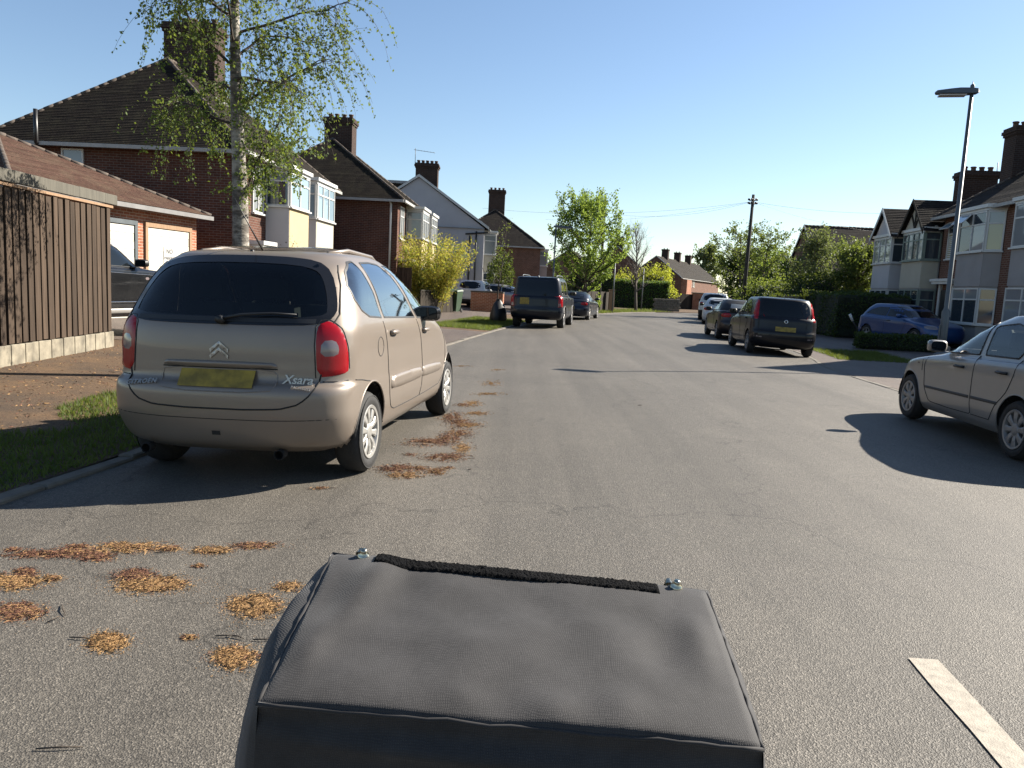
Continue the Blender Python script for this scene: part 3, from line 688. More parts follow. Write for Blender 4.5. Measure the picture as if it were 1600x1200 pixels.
for (Ya, Yb, pm_, fm_, gl_, half, gwm) in ((37.4, 35.25, M['whitewall'], M['white'], M['glass_curtain'], False, M['whitewall']), (33.9, 31.8, M['ivory'], M['greenpaint'], [M['glass'], M['glass_curtain'], M['glass'], M['glass_curtain']], True, M['ivory'])):
    y0, y1 = yB(Ya), yB(Yb)
    bay(hB, y0, y1, .6, .05, (.8, 2.1, 3.3, 4.42), pm_, fm_, gl_, M['glass'], 4 if half else 3, [.72], M['greyrender'], 4.55, M['glass'], 3)
    ym = (y0 + y1) / 2; g0, g1, zg, zt = y0 - .25, y1 + .25, 4.5, 5.78
    gm_ = MB(); gm_.add([(.62, g0 + .15, zg), (.62, g1 - .15, zg), (.62, ym, zt - .12), (.3, g0 + .15, zg), (.3, g1 - .15, zg), (.3, ym, zt - .12)], [(0, 1, 2), (3, 5, 4), (0, 3, 4, 1), (1, 4, 5, 2), (2, 5, 3, 0)]); gm_.build('gable', gwm, hB)
    gr_ = MB(); tiled(gr_, (.78, g0, zg - .08), (-2.0, g0, zg - .08), (-2.0, ym, zt), (.78, ym, zt)); tiled(gr_, (-2.0, g1, zg - .08), (.78, g1, zg - .08), (.78, ym, zt), (-2.0, ym, zt)); gr_.build('gable_roof', M['tile_dark'], hB, True)
    bb = MB(); 
    for (a, s) in ((g0, 1), (g1, -1)):
        d = Vector((0, ym - a, zt - zg + .08)); bb.obox((.80, a, zg - .2), d, (.03, 0, 0), (0, 0, .16))
    bb.build('bargeboard', M['wooddark'] if half else M['white'], hB)
    if half:
        tb = MB()
        for (ya, za, yb, zb) in ((ym, zg, ym, zt - .15), (ym, zg + .1, ym - .45, zg + .75), (ym, zg + .1, ym + .45, zg + .75), (g0 + .1, zg + .03, g1 - .1, zg + .03)):
            a = Vector((.63, ya, za)); b = Vector((.63, yb, zb)); d = b - a; s = d.cross(X1).normalized() * .09; tb.obox(a - s * .5, d, s, (.03, 0, 0))
        tb.build('timber_framing', M['wooddark'], hB)
chimney(hB, -2.2, 4.0, 1.35, .9, 5.0, 7.2, 4)
pipe(hB, [(-2.9, 4.2, 6.5), (-2.9, 4.2, 7.6)], .02, M['galv'], 'aerial')
# dark building behind the trees, far houses round the bend
hD, _, _ = house('dark_roofed_building', 'dark building with a wide plain roof behind the right hand trees', (21.6, 56.5), 1.62, 14, 4.0, 3.4, 7.1, 0, 0, M['brick_far'], M['tile_dark'])
window(hD, (.002, 3, 1.2), Y1, X1, 1.2, 1.2, 2, [], M['white'], M['glass'])
hE, _, _ = house('far_house', 'far dark brick house with steep gable and chimney behind the bare tree', (23.0, 141), .2, 14, 5.2, 5.0, 9.4, 0, 0, M['brick_far'], M['tile_dark'])
chimney(hE, -5.2, 1.2, 1.6, 1.2, 8.2, 11.2, 2)
hE2, _, _ = house('far_house', 'farther dark gabled roof half hidden by the light green tree', (13.5, 132), .2, 12, 5.0, 4.6, 8.0, 0, 0, M['brick_far'], M['tile_dark'])
hF, _, _ = house('far_house', 'far house with sunlit brick end and three small chimneys on a long roof', (31.2, 150), .42, 42, 5.0, 4.6, 8.6, 0, 0, M['brick_far'], M['tile'])
for k in range(3): chimney(hF, -5, 7 + 11 * k, 1.3, 1.1, 8.0, 10.3, 2)
for k in range(5): window(hF, (.01, 1.2 + 2.6 * k, 3.1), Y1, X1, 1.6, 1.1, 3, [], M['white'], M['glass_curtain'])
MB().box(.0, 1.2, .3, 4.6, -.2, 4.3).build('sunlit_end_block', M['brick_light'], hF, True)  # block of lighter brick stands in for sunlight on the house end

# ------------------------------------------------------------------ foliage
M['leaf_birch'] = leaf_mat('birch leaves', (.045, .078, .020), (.10, .14, .04), .38)
M['leaf_light'] = leaf_mat('fresh light leaves', (.11, .19, .04), (.20, .28, .06), .5)
M['leaf_mid'] = leaf_mat('mid green leaves', (.045, .075, .022), (.085, .115, .035), .4)
M['leaf_grey'] = leaf_mat('grey green leaves', (.08, .105, .055), (.13, .15, .08), .35)
M['leaf_dark'] = leaf_mat('dark hedge leaves', (.018, .035, .012), (.04, .065, .02), .25)
M['leaf_yew'] = leaf_mat('conifer hedge leaves', (.045, .10, .02), (.08, .15, .03), .3)
M['leaf_bamboo'] = leaf_mat('bamboo leaves', (.34, .27, .045), (.50, .40, .075), .5)
M['leaf_bamboo2'] = leaf_mat('green bamboo leaves', (.10, .15, .03), (.16, .21, .04), .45)
M['leaf_yellow'] = leaf_mat('yellow leaves', (.34, .36, .03), (.48, .46, .05), .45)
M['core'] = pm('shaded foliage core', (.022, .028, .013), 1.0, var=.5, vscale=4)  # solid dark filler added inside bushes and hedges to block light
M['cane'] = pm('bamboo cane', (.30, .24, .08), .5, var=.3)
def birch_bark():
    m, nt, b = new_mat('birch bark'); tc = N(nt, 'ShaderNodeTexCoord'); mp = N(nt, 'ShaderNodeMapping'); mp.inputs['Scale'].default_value = (5, 5, 14)
    nt.links.new(tc.outputs['Object'], mp.inputs[0])
    f = ramp(nt, noise_tex(nt, mp.outputs[0], 1, 6, .7), [(.42, 0.0), (.56, 1.0)])
    f2 = ramp(nt, noise_tex(nt, tc.outputs['Object'], 2.2, 5, .7), [(.45, 0.0), (.6, .8)])
    c = mixc(nt, f, (.06, .05, .04), (.34, .31, .26)); c = mixc(nt, f2, c, (.085, .07, .055))
    nt.links.new(c, b.inputs['Base Color']); b.inputs['Roughness'].default_value = .8; bump(nt, b, f, .5, .01); return m
M['birch'] = birch_bark()

def leaves(name, P, size, mat, parent, seed=0, droop=.3, aspect=.7, kind=None):
    """one rhombic leaf for every point"""
    P = np.asarray(P, float); rg = np.random.default_rng(seed); n = len(P)
    d = rg.normal(0, 1, (n, 3)); d[:, 2] -= droop; d /= np.linalg.norm(d, axis=1)[:, None]
    e = rg.normal(0, 1, (n, 3)); e -= d * (d * e).sum(1)[:, None]; e /= np.linalg.norm(e, axis=1)[:, None]
    s = (size * rg.uniform(.6, 1.3, n))[:, None]
    v = np.stack([P, P + d * s * .45 + e * s * aspect * .5, P + d * s, P + d * s * .45 - e * s * aspect * .5], 1)
    me = bpy.data.meshes.new(name); me.vertices.add(4 * n); me.vertices.foreach_set('co', v.ravel())
    me.loops.add(4 * n); me.loops.foreach_set('vertex_index', np.arange(4 * n)); me.polygons.add(n)
    me.polygons.foreach_set('loop_start', np.arange(0, 4 * n, 4)); me.update(calc_edges=True); me.validate()
    me.materials.append(mat); o = link(bpy.data.objects.new(name, me), parent)
    if kind: o['kind'] = kind
    return o
def wander(p, d, length, seg, jit, bend, rg):
    pts = [Vector(p)]; d = Vector(d).normalized()
    for k in range(seg):
        d = (d + Vector(rg.normal(0, jit, 3)) + Vector(bend) / seg).normalized(); pts.append(pts[-1] + d * (length / seg))
    return pts
def along(pts, t):
    f = t * (len(pts) - 1); k = min(int(f), len(pts) - 2); return pts[k].lerp(pts[k + 1], f - k)
def tree(name, label, base, H, r0, fork, spread, nb, nt_, leafn, leafs, leafm, barkm, seed, up=.55, twl=.6, bend=(0, 0, .3), cat='tree', lsd=.055, trunks=1, crownz=1.0, limb_scale=1.0, lean=(0, 0), droop=.3):
    """trunk, limbs and twigs as one bark mesh, leaves as a second"""
    rg = np.random.default_rng(seed); root = empty(name, base, 0, None, label, cat); mb = MB(); tw = []
    tr = wander((0, 0, -.1), (lean[0], lean[1], 1), H * .93, 10, .035, (0, 0, .1), rg)
    mb.tube(tr, [r0 * (1 - .88 * k / 10) + .006 for k in range(11)], 9)
    for i in range(nb):
        t = fork + (1 - fork) * (i + .5) / nb * .96; a = i * 2.4 + rg.uniform(-.4, .4); p = along(tr, t)
        f = (t - fork) / (1 - fork); ln = spread * limb_scale * (math.sin(PI * min(1, .25 + .72 * f)) ** .8) * rg.uniform(.75, 1.2)
        e = up + .5 * f; d = Vector((math.cos(a), math.sin(a), e))
        lb = wander(p, d, ln, 6, .12, bend, rg); rb = r0 * (1 - .85 * t) * .5 + .008
        mb.tube(lb, [rb * (1 - .8 * k / 6) + .003 for k in range(7)], 5, False)
        for j in range(nt_):
            t2 = .2 + .8 * (j + .5) / nt_; q = along(lb, t2)
            dd = (lb[-1] - lb[0]).normalized() * .7 + Vector(rg.normal(0, .7, 3)) + Vector((0, 0, up * .5))
            w = wander(q, dd, twl * rg.uniform(.6, 1.3), 4, .16, bend, rg); mb.tube(w, [.010, .008, .006, .005, .003], 3, False); tw.append(w)
        tw.append(lb)
    mb.build('trunk', barkm, root)
    if leafn:
        P = []
        for k in range(leafn):
            w = tw[rg.integers(len(tw))]; P.append(along(w, rg.uniform(.15, 1)) + Vector(rg.normal(0, lsd * max(1, twl / .6), 3)))
        leaves('crown', P, leafs, leafm, root, seed, droop)
    return root
# birch beside the beige car
def birch(base, seed):
    rg = np.random.default_rng(seed); root = empty('birch_tree', base, 0, None, 'slender silver birch with drooping leafy twigs behind the beige car', 'tree'); mb = MB(); P = []
    tr = [Vector(p) for p in ((0, 0, -.1), (.01, 0, .9), (.0, 0, 1.7), (-.01, 0, 2.3), (-.04, .02, 2.9), (-.08, .03, 3.6), (-.10, .03, 4.3), (-.10, 0, 5.0), (-.08, 0, 5.9), (-.05, .05, 7.0), (.0, .1, 8.0))]
    mb.tube(tr, [.132, .118, .110, .104, .090, .078, .066, .054, .042, .028, .012], 12)
    trunk = mb.build('trunk', M['birch'], root); mb = MB()
    limbs = []
    def limb(z, a, el, ln, r, bend=(0, 0, -.25)):
        t = next(k for k in range(len(tr) - 1) if tr[k + 1].z >= z); f = (z - tr[t].z) / (tr[t + 1].z - tr[t].z); p = tr[t].lerp(tr[t + 1], f)
        r *= .62; lb = wander(p, (math.cos(a), math.sin(a), el), ln * .85, 9, .15, bend, rg); mb.tube(lb, [r * (1 - .85 * k / 9) + .003 for k in range(10)], 6, False); limbs.append((lb, ln)); return lb
    limb(2.28, -.35, 1.35, 1.7, .026, (0, 0, .1)); limb(2.35, .9, 1.9, 1.9, .022, (0, 0, .1))
    for (z, a, el, ln, r) in ((3.35, 3.0, .5, 1.9, .03), (3.55, .2, .55, 1.75, .03), (3.75, 2.4, .7, 1.8, .028), (3.9, -.7, .6, 1.7, .028), (4.05, 3.5, .5, 2.0, .03), (4.2, 1.1, .8, 1.6, .026), (4.35, -1.6, .7, 1.5, .026), (4.5, .35, .55, 1.9, .028), (4.7, 2.8, .6, 1.9, .028), (4.9, -.4, .7, 1.8, .026), (5.1, 3.8, .6, 1.7, .025), (5.4, 1.7, .8, 1.5, .022), (5.7, .1, .7, 1.6, .022), (6.0, 2.9, .7, 1.5, .02), (6.4, 4.6, .8, 1.3, .018), (6.8, 1.0, .9, 1.1, .015), (7.2, 3.4, 1.0, .9, .012)):
        limb(z, a, el, ln, r)
    for lb, ln in list(limbs):
        for j in range(int(ln * 30)):
            q = along(lb, rg.uniform(.12, 1)); d = Vector(rg.normal(0, .55, 3)) + (lb[-1] - lb[0]).normalized() * .5
            low = lb[0].z < 3
            w = wander(q, d, rg.uniform(.35, 1.25 if not low else .7), 7, .10, (0, 0, -2.3 if not low else -.9), rg); mb.tube(w, [.0045, .004, .0035, .003, .0025, .002, .0018, .0015], 3, False)
            for k in range(int(rg.integers(17, 33))):
                P.append(along(w, rg.uniform(.1, 1) ** .8) + Vector(rg.normal(0, .022, 3)))
    mb.build('branches', M['bark'], root)
    leaves('crown', P, .043, M['leaf_birch'], root, seed, .9, .75)
birch((-3.74, 10.6, .0), 4)

def bush_points(n, rx_, ry_, rz_, seed, lump=.25, shell=.55):
    rg = np.random.default_rng(seed); d = rg.normal(0, 1, (n, 3)); d /= np.linalg.norm(d, axis=1)[:, None]
    r = shell + (1 - shell) * rg.uniform(0, 1, n) ** .5
    b = np.array([noise.noise((float(v[0]) * 2.2 + seed, float(v[1]) * 2.2, float(v[2]) * 2.2)) for v in d]); r = r * (1 + lump * b * 1.6)
    return d * r[:, None] * np.array([rx_, ry_, rz_])
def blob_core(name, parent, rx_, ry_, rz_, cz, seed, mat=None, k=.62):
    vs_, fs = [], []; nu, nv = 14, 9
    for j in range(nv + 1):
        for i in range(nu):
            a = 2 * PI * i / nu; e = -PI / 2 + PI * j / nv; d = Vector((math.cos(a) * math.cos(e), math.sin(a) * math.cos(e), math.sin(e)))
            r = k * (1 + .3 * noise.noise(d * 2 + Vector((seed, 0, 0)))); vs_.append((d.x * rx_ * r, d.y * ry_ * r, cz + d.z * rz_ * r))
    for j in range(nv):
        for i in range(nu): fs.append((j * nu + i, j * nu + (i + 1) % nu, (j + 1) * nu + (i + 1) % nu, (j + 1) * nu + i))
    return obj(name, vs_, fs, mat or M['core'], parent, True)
def bush(name, label, base, rx_, ry_, h, n, size, mat, seed, cat='bush', lump=.3, core=True, shell=.5, group=None):
    root = empty(name, base, 0, None, label, cat, group); P = bush_points(n, rx_, ry_, h / 2, seed, lump, shell); P[:, 2] += h / 2; P = P[P[:, 2] > 0]
    rg = np.random.default_rng(seed); st = MB()
    for k in range(7):
        a = rg.uniform(0, 2 * PI); st.tube(wander((rg.normal(0, rx_ * .12), rg.normal(0, ry_ * .12), -.05), (math.cos(a) * rx_ / h, math.sin(a) * ry_ / h, 1), h * .8, 5, .1, (0, 0, 0), rg), [.04, .03, .025, .02, .015, .008], 5, False)
    st.build('stems', M['bark'], root)
    if core: blob_core('light_block_core', root, rx_, ry_, h / 2, h / 2, seed)
    leaves('foliage', P, size, mat, root, seed, .2); return root
def hedge(name, label, c, lx_, ly_, h, rz, n, size, mat, seed, cat='hedge', rnd=.12):
    root = empty(name, (c[0], c[1], c[2] if len(c) > 2 else 0), rz, None, label, cat); rg = np.random.default_rng(seed)
    a = [ly_ * h, ly_ * h, lx_ * h, lx_ * h, lx_ * ly_]; tot = sum(a); P = []
    for k, w in enumerate(a):
        m = int(n * w / tot); u = rg.uniform(-.5, .5, m); v = rg.uniform(0, 1, m); j = np.abs(rg.normal(0, rnd, m))
        if k < 2: p = np.stack([np.full(m, (k - .5) * lx_) - np.sign(k - .5) * j, u * ly_, v * h], 1)
        elif k < 4: p = np.stack([u * lx_, np.full(m, (k - 2.5) * ly_) - np.sign(k - 2.5) * j, v * h], 1)
        else: p = np.stack([u * lx_, (v - .5) * ly_, h - j], 1)
        P.append(p)
    P = np.concatenate(P); b = np.array([noise.noise((float(p[0]) * .9 + seed, float(p[1]) * .9, float(p[2]) * .9)) for p in P])
    P *= (1 + b * .10)[:, None]
    core = MB().box(-lx_ / 2 + .08, lx_ / 2 - .08, -ly_ / 2 + .08, ly_ / 2 - .08, -.05, h - .1, .12).build('light_block_core', M['core'], root)
    leaves('foliage', P, size, mat, root, seed, .1); return root
tree('street_tree', 'light green bushy street tree in fresh leaf at the left bend', (4.0, 46.6, 0), 6.5, .15, .20, 3.5, 34, 9, 19000, .125, M['leaf_light'], M['bark'], 21, .42, .95, (0, 0, .55), lsd=.05)
tree('bare_tree', 'leafless grey tree with fine upright twigs at the bend', (9.2, 60, 0), 6.6, .12, .25, 1.75, 26, 13, 0, .1, M['leaf_mid'], M['twig'], 22, .9, 1.0, (0, 0, .6))
tree('street_tree', 'thin leafed tree left of the telegraph pole base', (14.1, 49.5, 0), 5.9, .09, .45, 2.3, 15, 6, 2400, .13, M['leaf_mid'], M['bark'], 23, .35, .9, (0, 0, .2))
tree('street_tree', 'thin leafed tree right of the telegraph pole base', (15.6, 50.5, 0), 5.9, .09, .42, 2.2, 15, 6, 2400, .13, M['leaf_mid'], M['bark'], 24, .35, .9, (0, 0, .2))
tree('garden_tree', 'pale grey green feathery tree between the pole and the dark building', (16.6, 44.5, 0), 5.2, .10, .2, 1.7, 22, 9, 7000, .12, M['leaf_grey'], M['twig'], 25, .8, .9, (0, 0, .4))
tree('garden_tree', 'broad dark green tree in front of the dark building', (17.2, 40.0, 0), 4.2, .12, .15, 1.5, 20, 9, 8500, .13, M['leaf_mid'], M['bark'], 26, .5, .8, (0, 0, .2))
tree('garden_tree', 'grey green tree nearest the white gabled bay', (17.9, 41.5, 0), 4.8, .12, .15, 1.5, 18, 9, 6500, .12, M['leaf_grey'], M['bark'], 27, .5, .8, (0, 0, .2))
bush('evergreen_bush', 'dark evergreen bush under the grey green tree', (15.3, 40.5, 0), 1.7, 1.6, 3.0, 7000, .12, M['leaf_dark'], 28)
bush('laurel_bush', 'mid green bush behind the dark convertible', (15.0, 46.5, 0), 2.2, 1.6, 2.6, 6000, .14, M['leaf_mid'], 29)
tree('round_tree', 'rounded green tree behind the white cars', (24.3, 84, 0), 6.0, .2, .12, 3.6, 24, 9, 14000, .24, M['leaf_mid'], M['bark'], 30, .4, 1.5, (0, 0, .1))
tree('round_tree', 'yellow green tree behind the white cars, right of the rounded one', (26.2, 80, 0), 5.6, .2, .12, 3.0, 24, 9, 12000, .24, M['leaf_light'], M['bark'], 31, .5, 1.5, (0, 0, .2))
tree('round_tree', 'far pale willow like tree above the far rooftops', (50.5, 215, 0), 14, .3, .2, 5.5, 22, 8, 7000, .6, M['leaf_grey'], M['bark'], 32, .5, 2.5, (0, 0, .2))
bush('distant_bush', 'tall leafy bush at the far right of the bend behind the cars', (21.5, 60, 0), 3.5, 2.5, 4.4, 9000, .2, M['leaf_mid'], 33, lump=.4)
hedge('garden_hedge', 'tall dark clipped hedge in front of the gabled bays', (14.9, 34.6), 3.0, 5.2, 1.85, -.1, 15000, .085, M['leaf_dark'], 34)
hedge('garden_hedge', 'dark hedge running behind the parked dark hatchback', (13.6, 40.5), 1.4, 7.5, 1.7, -.2, 9000, .10, M['leaf_dark'], 35)
hedge('conifer_hedge', 'tall clipped conifer hedge at the bend behind the bare tree', (10.6, 68.5), 5.0, 2.2, 2.4, .1, 14000, .14, M['leaf_yew'], 36)
hedge('dark_hedge', 'dark clipped hedge below the light green street tree', (5.6, 60.0), 3.2, 1.8, 2.6, .1, 9000, .13, M['leaf_dark'], 37)
bush('yellow_bush', 'bright yellow leaved bush above the conifer hedge', (12.9, 74.0, 0), 2.0, 1.6, 3.9, 6000, .16, M['leaf_yellow'], 38, lump=.4)
bush('yellow_bush', 'smaller yellow green bush left of the bare tree', (10.0, 73.0, 0), 1.4, 1.2, 3.3, 2600, .16, M['leaf_yellow'], 39, lump=.4)
bush('front_bush', 'sunny yellow green low bush by the dark garden fence', (5.0, 54.2, 0), .9, .7, 1.6, 2200, .12, M['leaf_light'], 40)
bush('climbing_shrub', 'bare twiggy brown shrub beside the first bay', (-7.0, 24.4, 0), .45, .5, 2.6, 500, .05, M['twig'], 41, core=False)
bush('slim_evergreen', 'slim dark evergreen shrub by the pale gabled house', (-1.05, 47.5, 0), .85, .8, 3.6, 4500, .11, M['leaf_mid'], 42, core=False, lump=.4)
hedge('low_hedge', 'low dark planting in front of the blue hatchback', (12.3, 25.2), 2.4, .8, .5, -.25, 4000, .07, M['leaf_dark'], 43)
# bamboo
def bamboo(base, seed):
    rg = np.random.default_rng(seed); root = empty('bamboo_clump', base, 0, None, 'tall golden yellow bamboo clump beside the second brick house', 'bamboo'); mb = MB(); P, Q = [], []
    for k in range(90):
        a = rg.uniform(0, 2 * PI); r = rg.uniform(0, .75); h = rg.uniform(2.0, 3.9); w = wander((math.cos(a) * r * .8, math.sin(a) * r * .6, 0), (math.cos(a) * .28 * r, math.sin(a) * .28 * r, 1), h, 8, .04, (math.cos(a) * .5, math.sin(a) * .4, -.15), rg)
        mb.tube(w, [.014 - .0013 * i for i in range(9)], 4, False)
        for j in range(170):
            t = rg.uniform(.22, 1); p = along(w, t) + Vector(rg.normal(0, .12, 3)); (P if rg.uniform() < .78 else Q).append(p)
    mb.build('canes', M['cane'], root); leaves('foliage', P, .15, M['leaf_bamboo'], root, seed, .5, .28); leaves('foliage', Q, .15, M['leaf_bamboo2'], root, seed + 1, .5, .28)
bamboo((-3.95, 35.6, .05), 50)
# ------------------------------------------------------------------ cars (local frame: rear at y=0, nose at +y, x right, z up)
def half_ring(yr, yf, w, cr, cf, nr, nf, n):
    Lh = (yf - yr); s = min(1, Lh / (cr + cf + 1e-6)); cr *= s; cf *= s
    ph = np.linspace(0, PI / 2, 40)
    xr = w * np.sin(ph) ** (2 / nr); yr_ = yr + cr * (1 - np.cos(ph) ** (2 / nr))
    xf = w * np.cos(ph) ** (2 / nf); yf_ = yf - cf * (1 - np.sin(ph) ** (2 / nf))
    pl = np.stack([np.r_[xr, xf], np.r_[yr_, yf_]], 1)
    return resample(pl, n)
def body_grid(rings, nr, nf, nt, per):
    G = []
    for (yr, yf, w, cr, cf, zr, zf, zb) in rings:
        h = half_ring(yr, yf, w, cr, cf, nr, nf, nt); s = (h[:, 1] - yr) / max(1e-6, yf - yr)
        z = zr + (zf - zr) * s + zb * (1 - (2 * s - 1) ** 2); G.append(np.c_[h, z])
    G = np.array(G); out = []
    K = len(G); E_ = [2 * G[0] - G[1]] + list(G) + [2 * G[-1] - G[-2]]
    for i in range(1, K):
        a, b, c, d = E_[i - 1:i + 3]
        m = max(2, int(np.ceil(np.abs(c - b).max() / per))) if per < 1 else int(per)
        m = min(m, 12)
        for k in range(m):
            t = k / m; out.append(.5 * (2 * b + (c - a) * t + (2 * a - 5 * b + 4 * c - d) * t * t + (3 * b - a - 3 * c + d) * t ** 3))
    out.append(G[-1]); return np.array(out)
def inpoly(poly, x, y):
    c = np.zeros(len(x), bool); n = len(poly)
    for i in range(n):
        x0, y0 = poly[i]; x1, y1 = poly[(i + 1) % n]
        k = ((y0 > y) != (y1 > y)); 
        if y1 != y0: c ^= k & (x < (x1 - x0) * (y - y0) / (y1 - y0) + x0)
    return c
def chaikin(p, n=2, closed=True):
    p = [tuple(q) for q in p]
    for _ in range(n):
        o = []; m = len(p)
        for i in range(m if closed else m - 1):
            a, b = p[i], p[(i + 1) % m]; o += [(a[0] * .75 + b[0] * .25, a[1] * .75 + b[1] * .25), (a[0] * .25 + b[0] * .75, a[1] * .25 + b[1] * .75)]
        if not closed: o = [p[0]] + o + [p[-1]]
        p = o
    return p
def inset(poly, d):
    n = len(poly); A = sum(poly[i][0] * poly[(i + 1) % n][1] - poly[(i + 1) % n][0] * poly[i][1] for i in range(n)); s = 1 if A > 0 else -1; out = []
    for i in range(n):
        a, b, c = np.array(poly[i - 1]), np.array(poly[i]), np.array(poly[(i + 1) % n]); e = c - a; e = e / (np.linalg.norm(e) + 1e-9)
        out.append(tuple(b + np.array([-e[1], e[0]]) * d * s))
    return out
VIEWS = {'R': (lambda a, b: (3, a, b), (-1, 0, 0)), 'L': (lambda a, b: (-3, a, b), (1, 0, 0)), 'B': (lambda a, b: (a, -3, b), (0, 1, 0)), 'F': (lambda a, b: (a, 9, b), (0, -1, 0)), 'T': (lambda a, b: (a, b, 4), (0, 0, -1)), 'CR': (lambda a, b: (.7071 * a + 2.8, .7071 * a - 2.8, b), (-.7071, .7071, 0)), 'CL': (lambda a, b: (-.7071 * a - 2.8, .7071 * a - 2.8, b), (.7071, .7071, 0))}
class Car:
    def __init__(s, name, label, cat, loc, heading, rings, paintm, nr=2.6, nf=2.4, nt=70, per=.035, tilt=0, holes=(), parts=(), arches=(), liner=False, group=None, scale=None, pitch=0, bottomz=None):
        s.root = empty(name, loc, -heading, None, label, cat, group); s.root.rotation_euler = (pitch, tilt, -heading)
        if scale: s.root.scale = scale
        G = body_grid(rings, nr, nf, nt, per); a, b, _ = G.shape
        R_ = G.reshape(-1, 3); Lf = R_ * np.array([-1, 1, 1]); verts = np.r_[R_, Lf]; m = a * b; F = []
        for i in range(a - 1):
            for k in range(b - 1):
                q = (i * b + k, i * b + k + 1, (i + 1) * b + k + 1, (i + 1) * b + k); F.append(q); F.append(tuple(m + x for x in q)[::-1])
        bm = bmesh.new(); vv = [bm.verts.new(p) for p in verts]; bm.verts.ensure_lookup_table()
        for q in F:
            try: bm.faces.new([vv[x] for x in q])
            except ValueError: pass
        bmesh.ops.remove_doubles(bm, verts=bm.verts, dist=.0006); bmesh.ops.recalc_face_normals(bm, faces=bm.faces)
        s.bvh = BVHTree.FromBMesh(bm); bm.normal_update(); bm.verts.index_update()
        # orientation: outwards
        f0 = max(bm.faces, key=lambda f: f.calc_center_median().x)
        if f0.normal.x < 0:
            bmesh.ops.reverse_faces(bm, faces=bm.faces); bm.normal_update(); s.bvh = BVHTree.FromBMesh(bm)
        co = np.array([v.co[:] for v in bm.verts]); no = np.array([v.normal[:] for v in bm.verts])
        faces = [[v.index for v in f.verts] for f in bm.faces]
        cen = np.array([f.calc_center_median()[:] for f in bm.faces]); fn = np.array([f.normal[:] for f in bm.faces]); bm.free()
        keep = np.ones(len(faces), bool)
        s.L = max(r[1] for r in rings); s.arches = arches
        for (ay, az, ar) in arches:
            d2 = (cen[:, 1] - ay) ** 2 + (cen[:, 2] - az) ** 2; keep &= ~((d2 < ar ** 2) & (np.abs(cen[:, 0]) > .42) & (np.abs(fn[:, 0]) > .2))
        for (view, poly) in holes: keep &= ~s.mask(view, poly, cen, fn)
        if liner:
            lv = co - no * .03; s.mesh_from(lv, [f[::-1] for f, k in zip(faces, keep) if k], -no, M['trim'], 'interior_trim')
        # snap the edges of the openings to their true outlines
        cnt = {}
        for f, k in zip(faces, keep):
            if k:
                for i in range(len(f)):
                    e = tuple(sorted((f[i], f[(i + 1) % len(f)]))); cnt[e] = cnt.get(e, 0) + 1
        for e, c in cnt.items():
            if c == 1:
                for i in e:
                    for (ay, az, ar) in arches:
                        d = math.hypot(co[i, 1] - ay, co[i, 2] - az)
                        if ar * .9 < d < ar + .055 and abs(co[i, 0]) > .42: co[i, 1] = ay + (co[i, 1] - ay) * ar / d; co[i, 2] = az + (co[i, 2] - az) * ar / d
        bdv = {i for e, c in cnt.items() if c == 1 for i in e}
        for (view, poly) in holes:
            A_ = np.array(poly); B_ = np.roll(A_, -1, axis=0); D_ = B_ - A_
            ax = {'R': (1, 2), 'L': (1, 2), 'B': (0, 2), 'F': (0, 2)}[view]
            for i in bdv:
                if (view == 'R' and co[i, 0] < .2) or (view == 'L' and co[i, 0] > -.2) or (view == 'B' and co[i, 1] > s.L * .4) or (view == 'F' and co[i, 1] < s.L * .4): continue
                p = co[i][list(ax)]; t = np.clip(((p - A_) * D_).sum(1) / np.maximum((D_ * D_).sum(1), 1e-9), 0, 1); q = A_ + D_ * t[:, None]; dd = np.linalg.norm(q - p, axis=1); k = int(dd.argmin())
                if dd[k] < .045:
                    l, _n = s.hit(view, float(q[k][0]), float(q[k][1])); co[i] = l[:]
        left = keep.copy()
        for (pname, view, poly, mat) in parts:
            mk = s.mask(view, poly, cen, fn) & left; left &= ~mk
            if mk.any(): s.mesh_from(co, [f for f, k in zip(faces, mk) if k], no, mat or paintm, pname)
        s.body = s.mesh_from(co, [f for f, k in zip(faces, left) if k], no, paintm, 'body')
        zb = rings[0][5] + .05 if bottomz is None else bottomz
        fl = rings[0]; xs = fl[2] - .04
        MB().box(-xs + .14, xs - .14, fl[0] + .25, fl[1] - .3, zb - .02, zb + .04, .01).build('underbody', M['under'], s.root)
        for k, (ay, az, ar) in enumerate(arches):
            for sd in (-1, 1):
                w_ = MB(); n = 18; x0, x1 = sd * .42, sd * (max(r[2] for r in rings) - .03); vs_, fs = [], []
                for i in range(n + 1):
                    a_ = -.05 + (PI + .1) * i / n; y_, z_ = ay + math.cos(a_) * (ar + .01), az + math.sin(a_) * (ar + .01); vs_ += [(x0, y_, z_), (x1, y_, z_)]
                for i in range(n): fs.append((2 * i, 2 * i + 1, 2 * i + 3, 2 * i + 2))
                fs.append(tuple(range(0, 2 * n + 2, 2))); w_.add(vs_, fs); w_.build('wheel_arch_liner', M['under'], s.root)
    def mask(s, view, poly, cen, fn):
        if view == 'R': return inpoly(poly, cen[:, 1], cen[:, 2]) & (cen[:, 0] > .2) & (fn[:, 0] > .08)
        if view == 'L': return inpoly(poly, cen[:, 1], cen[:, 2]) & (cen[:, 0] < -.2) & (fn[:, 0] < -.08)
        if view == 'B': return inpoly(poly, cen[:, 0], cen[:, 2]) & (fn[:, 1] < -.12) & (cen[:, 1] < s.L * .4)
        if view == 'F': return inpoly(poly, cen[:, 0], cen[:, 2]) & (fn[:, 1] > .12) & (cen[:, 1] > s.L * .4)
        if view == 'T': return inpoly(poly, cen[:, 0], cen[:, 1]) & (fn[:, 2] > .3)
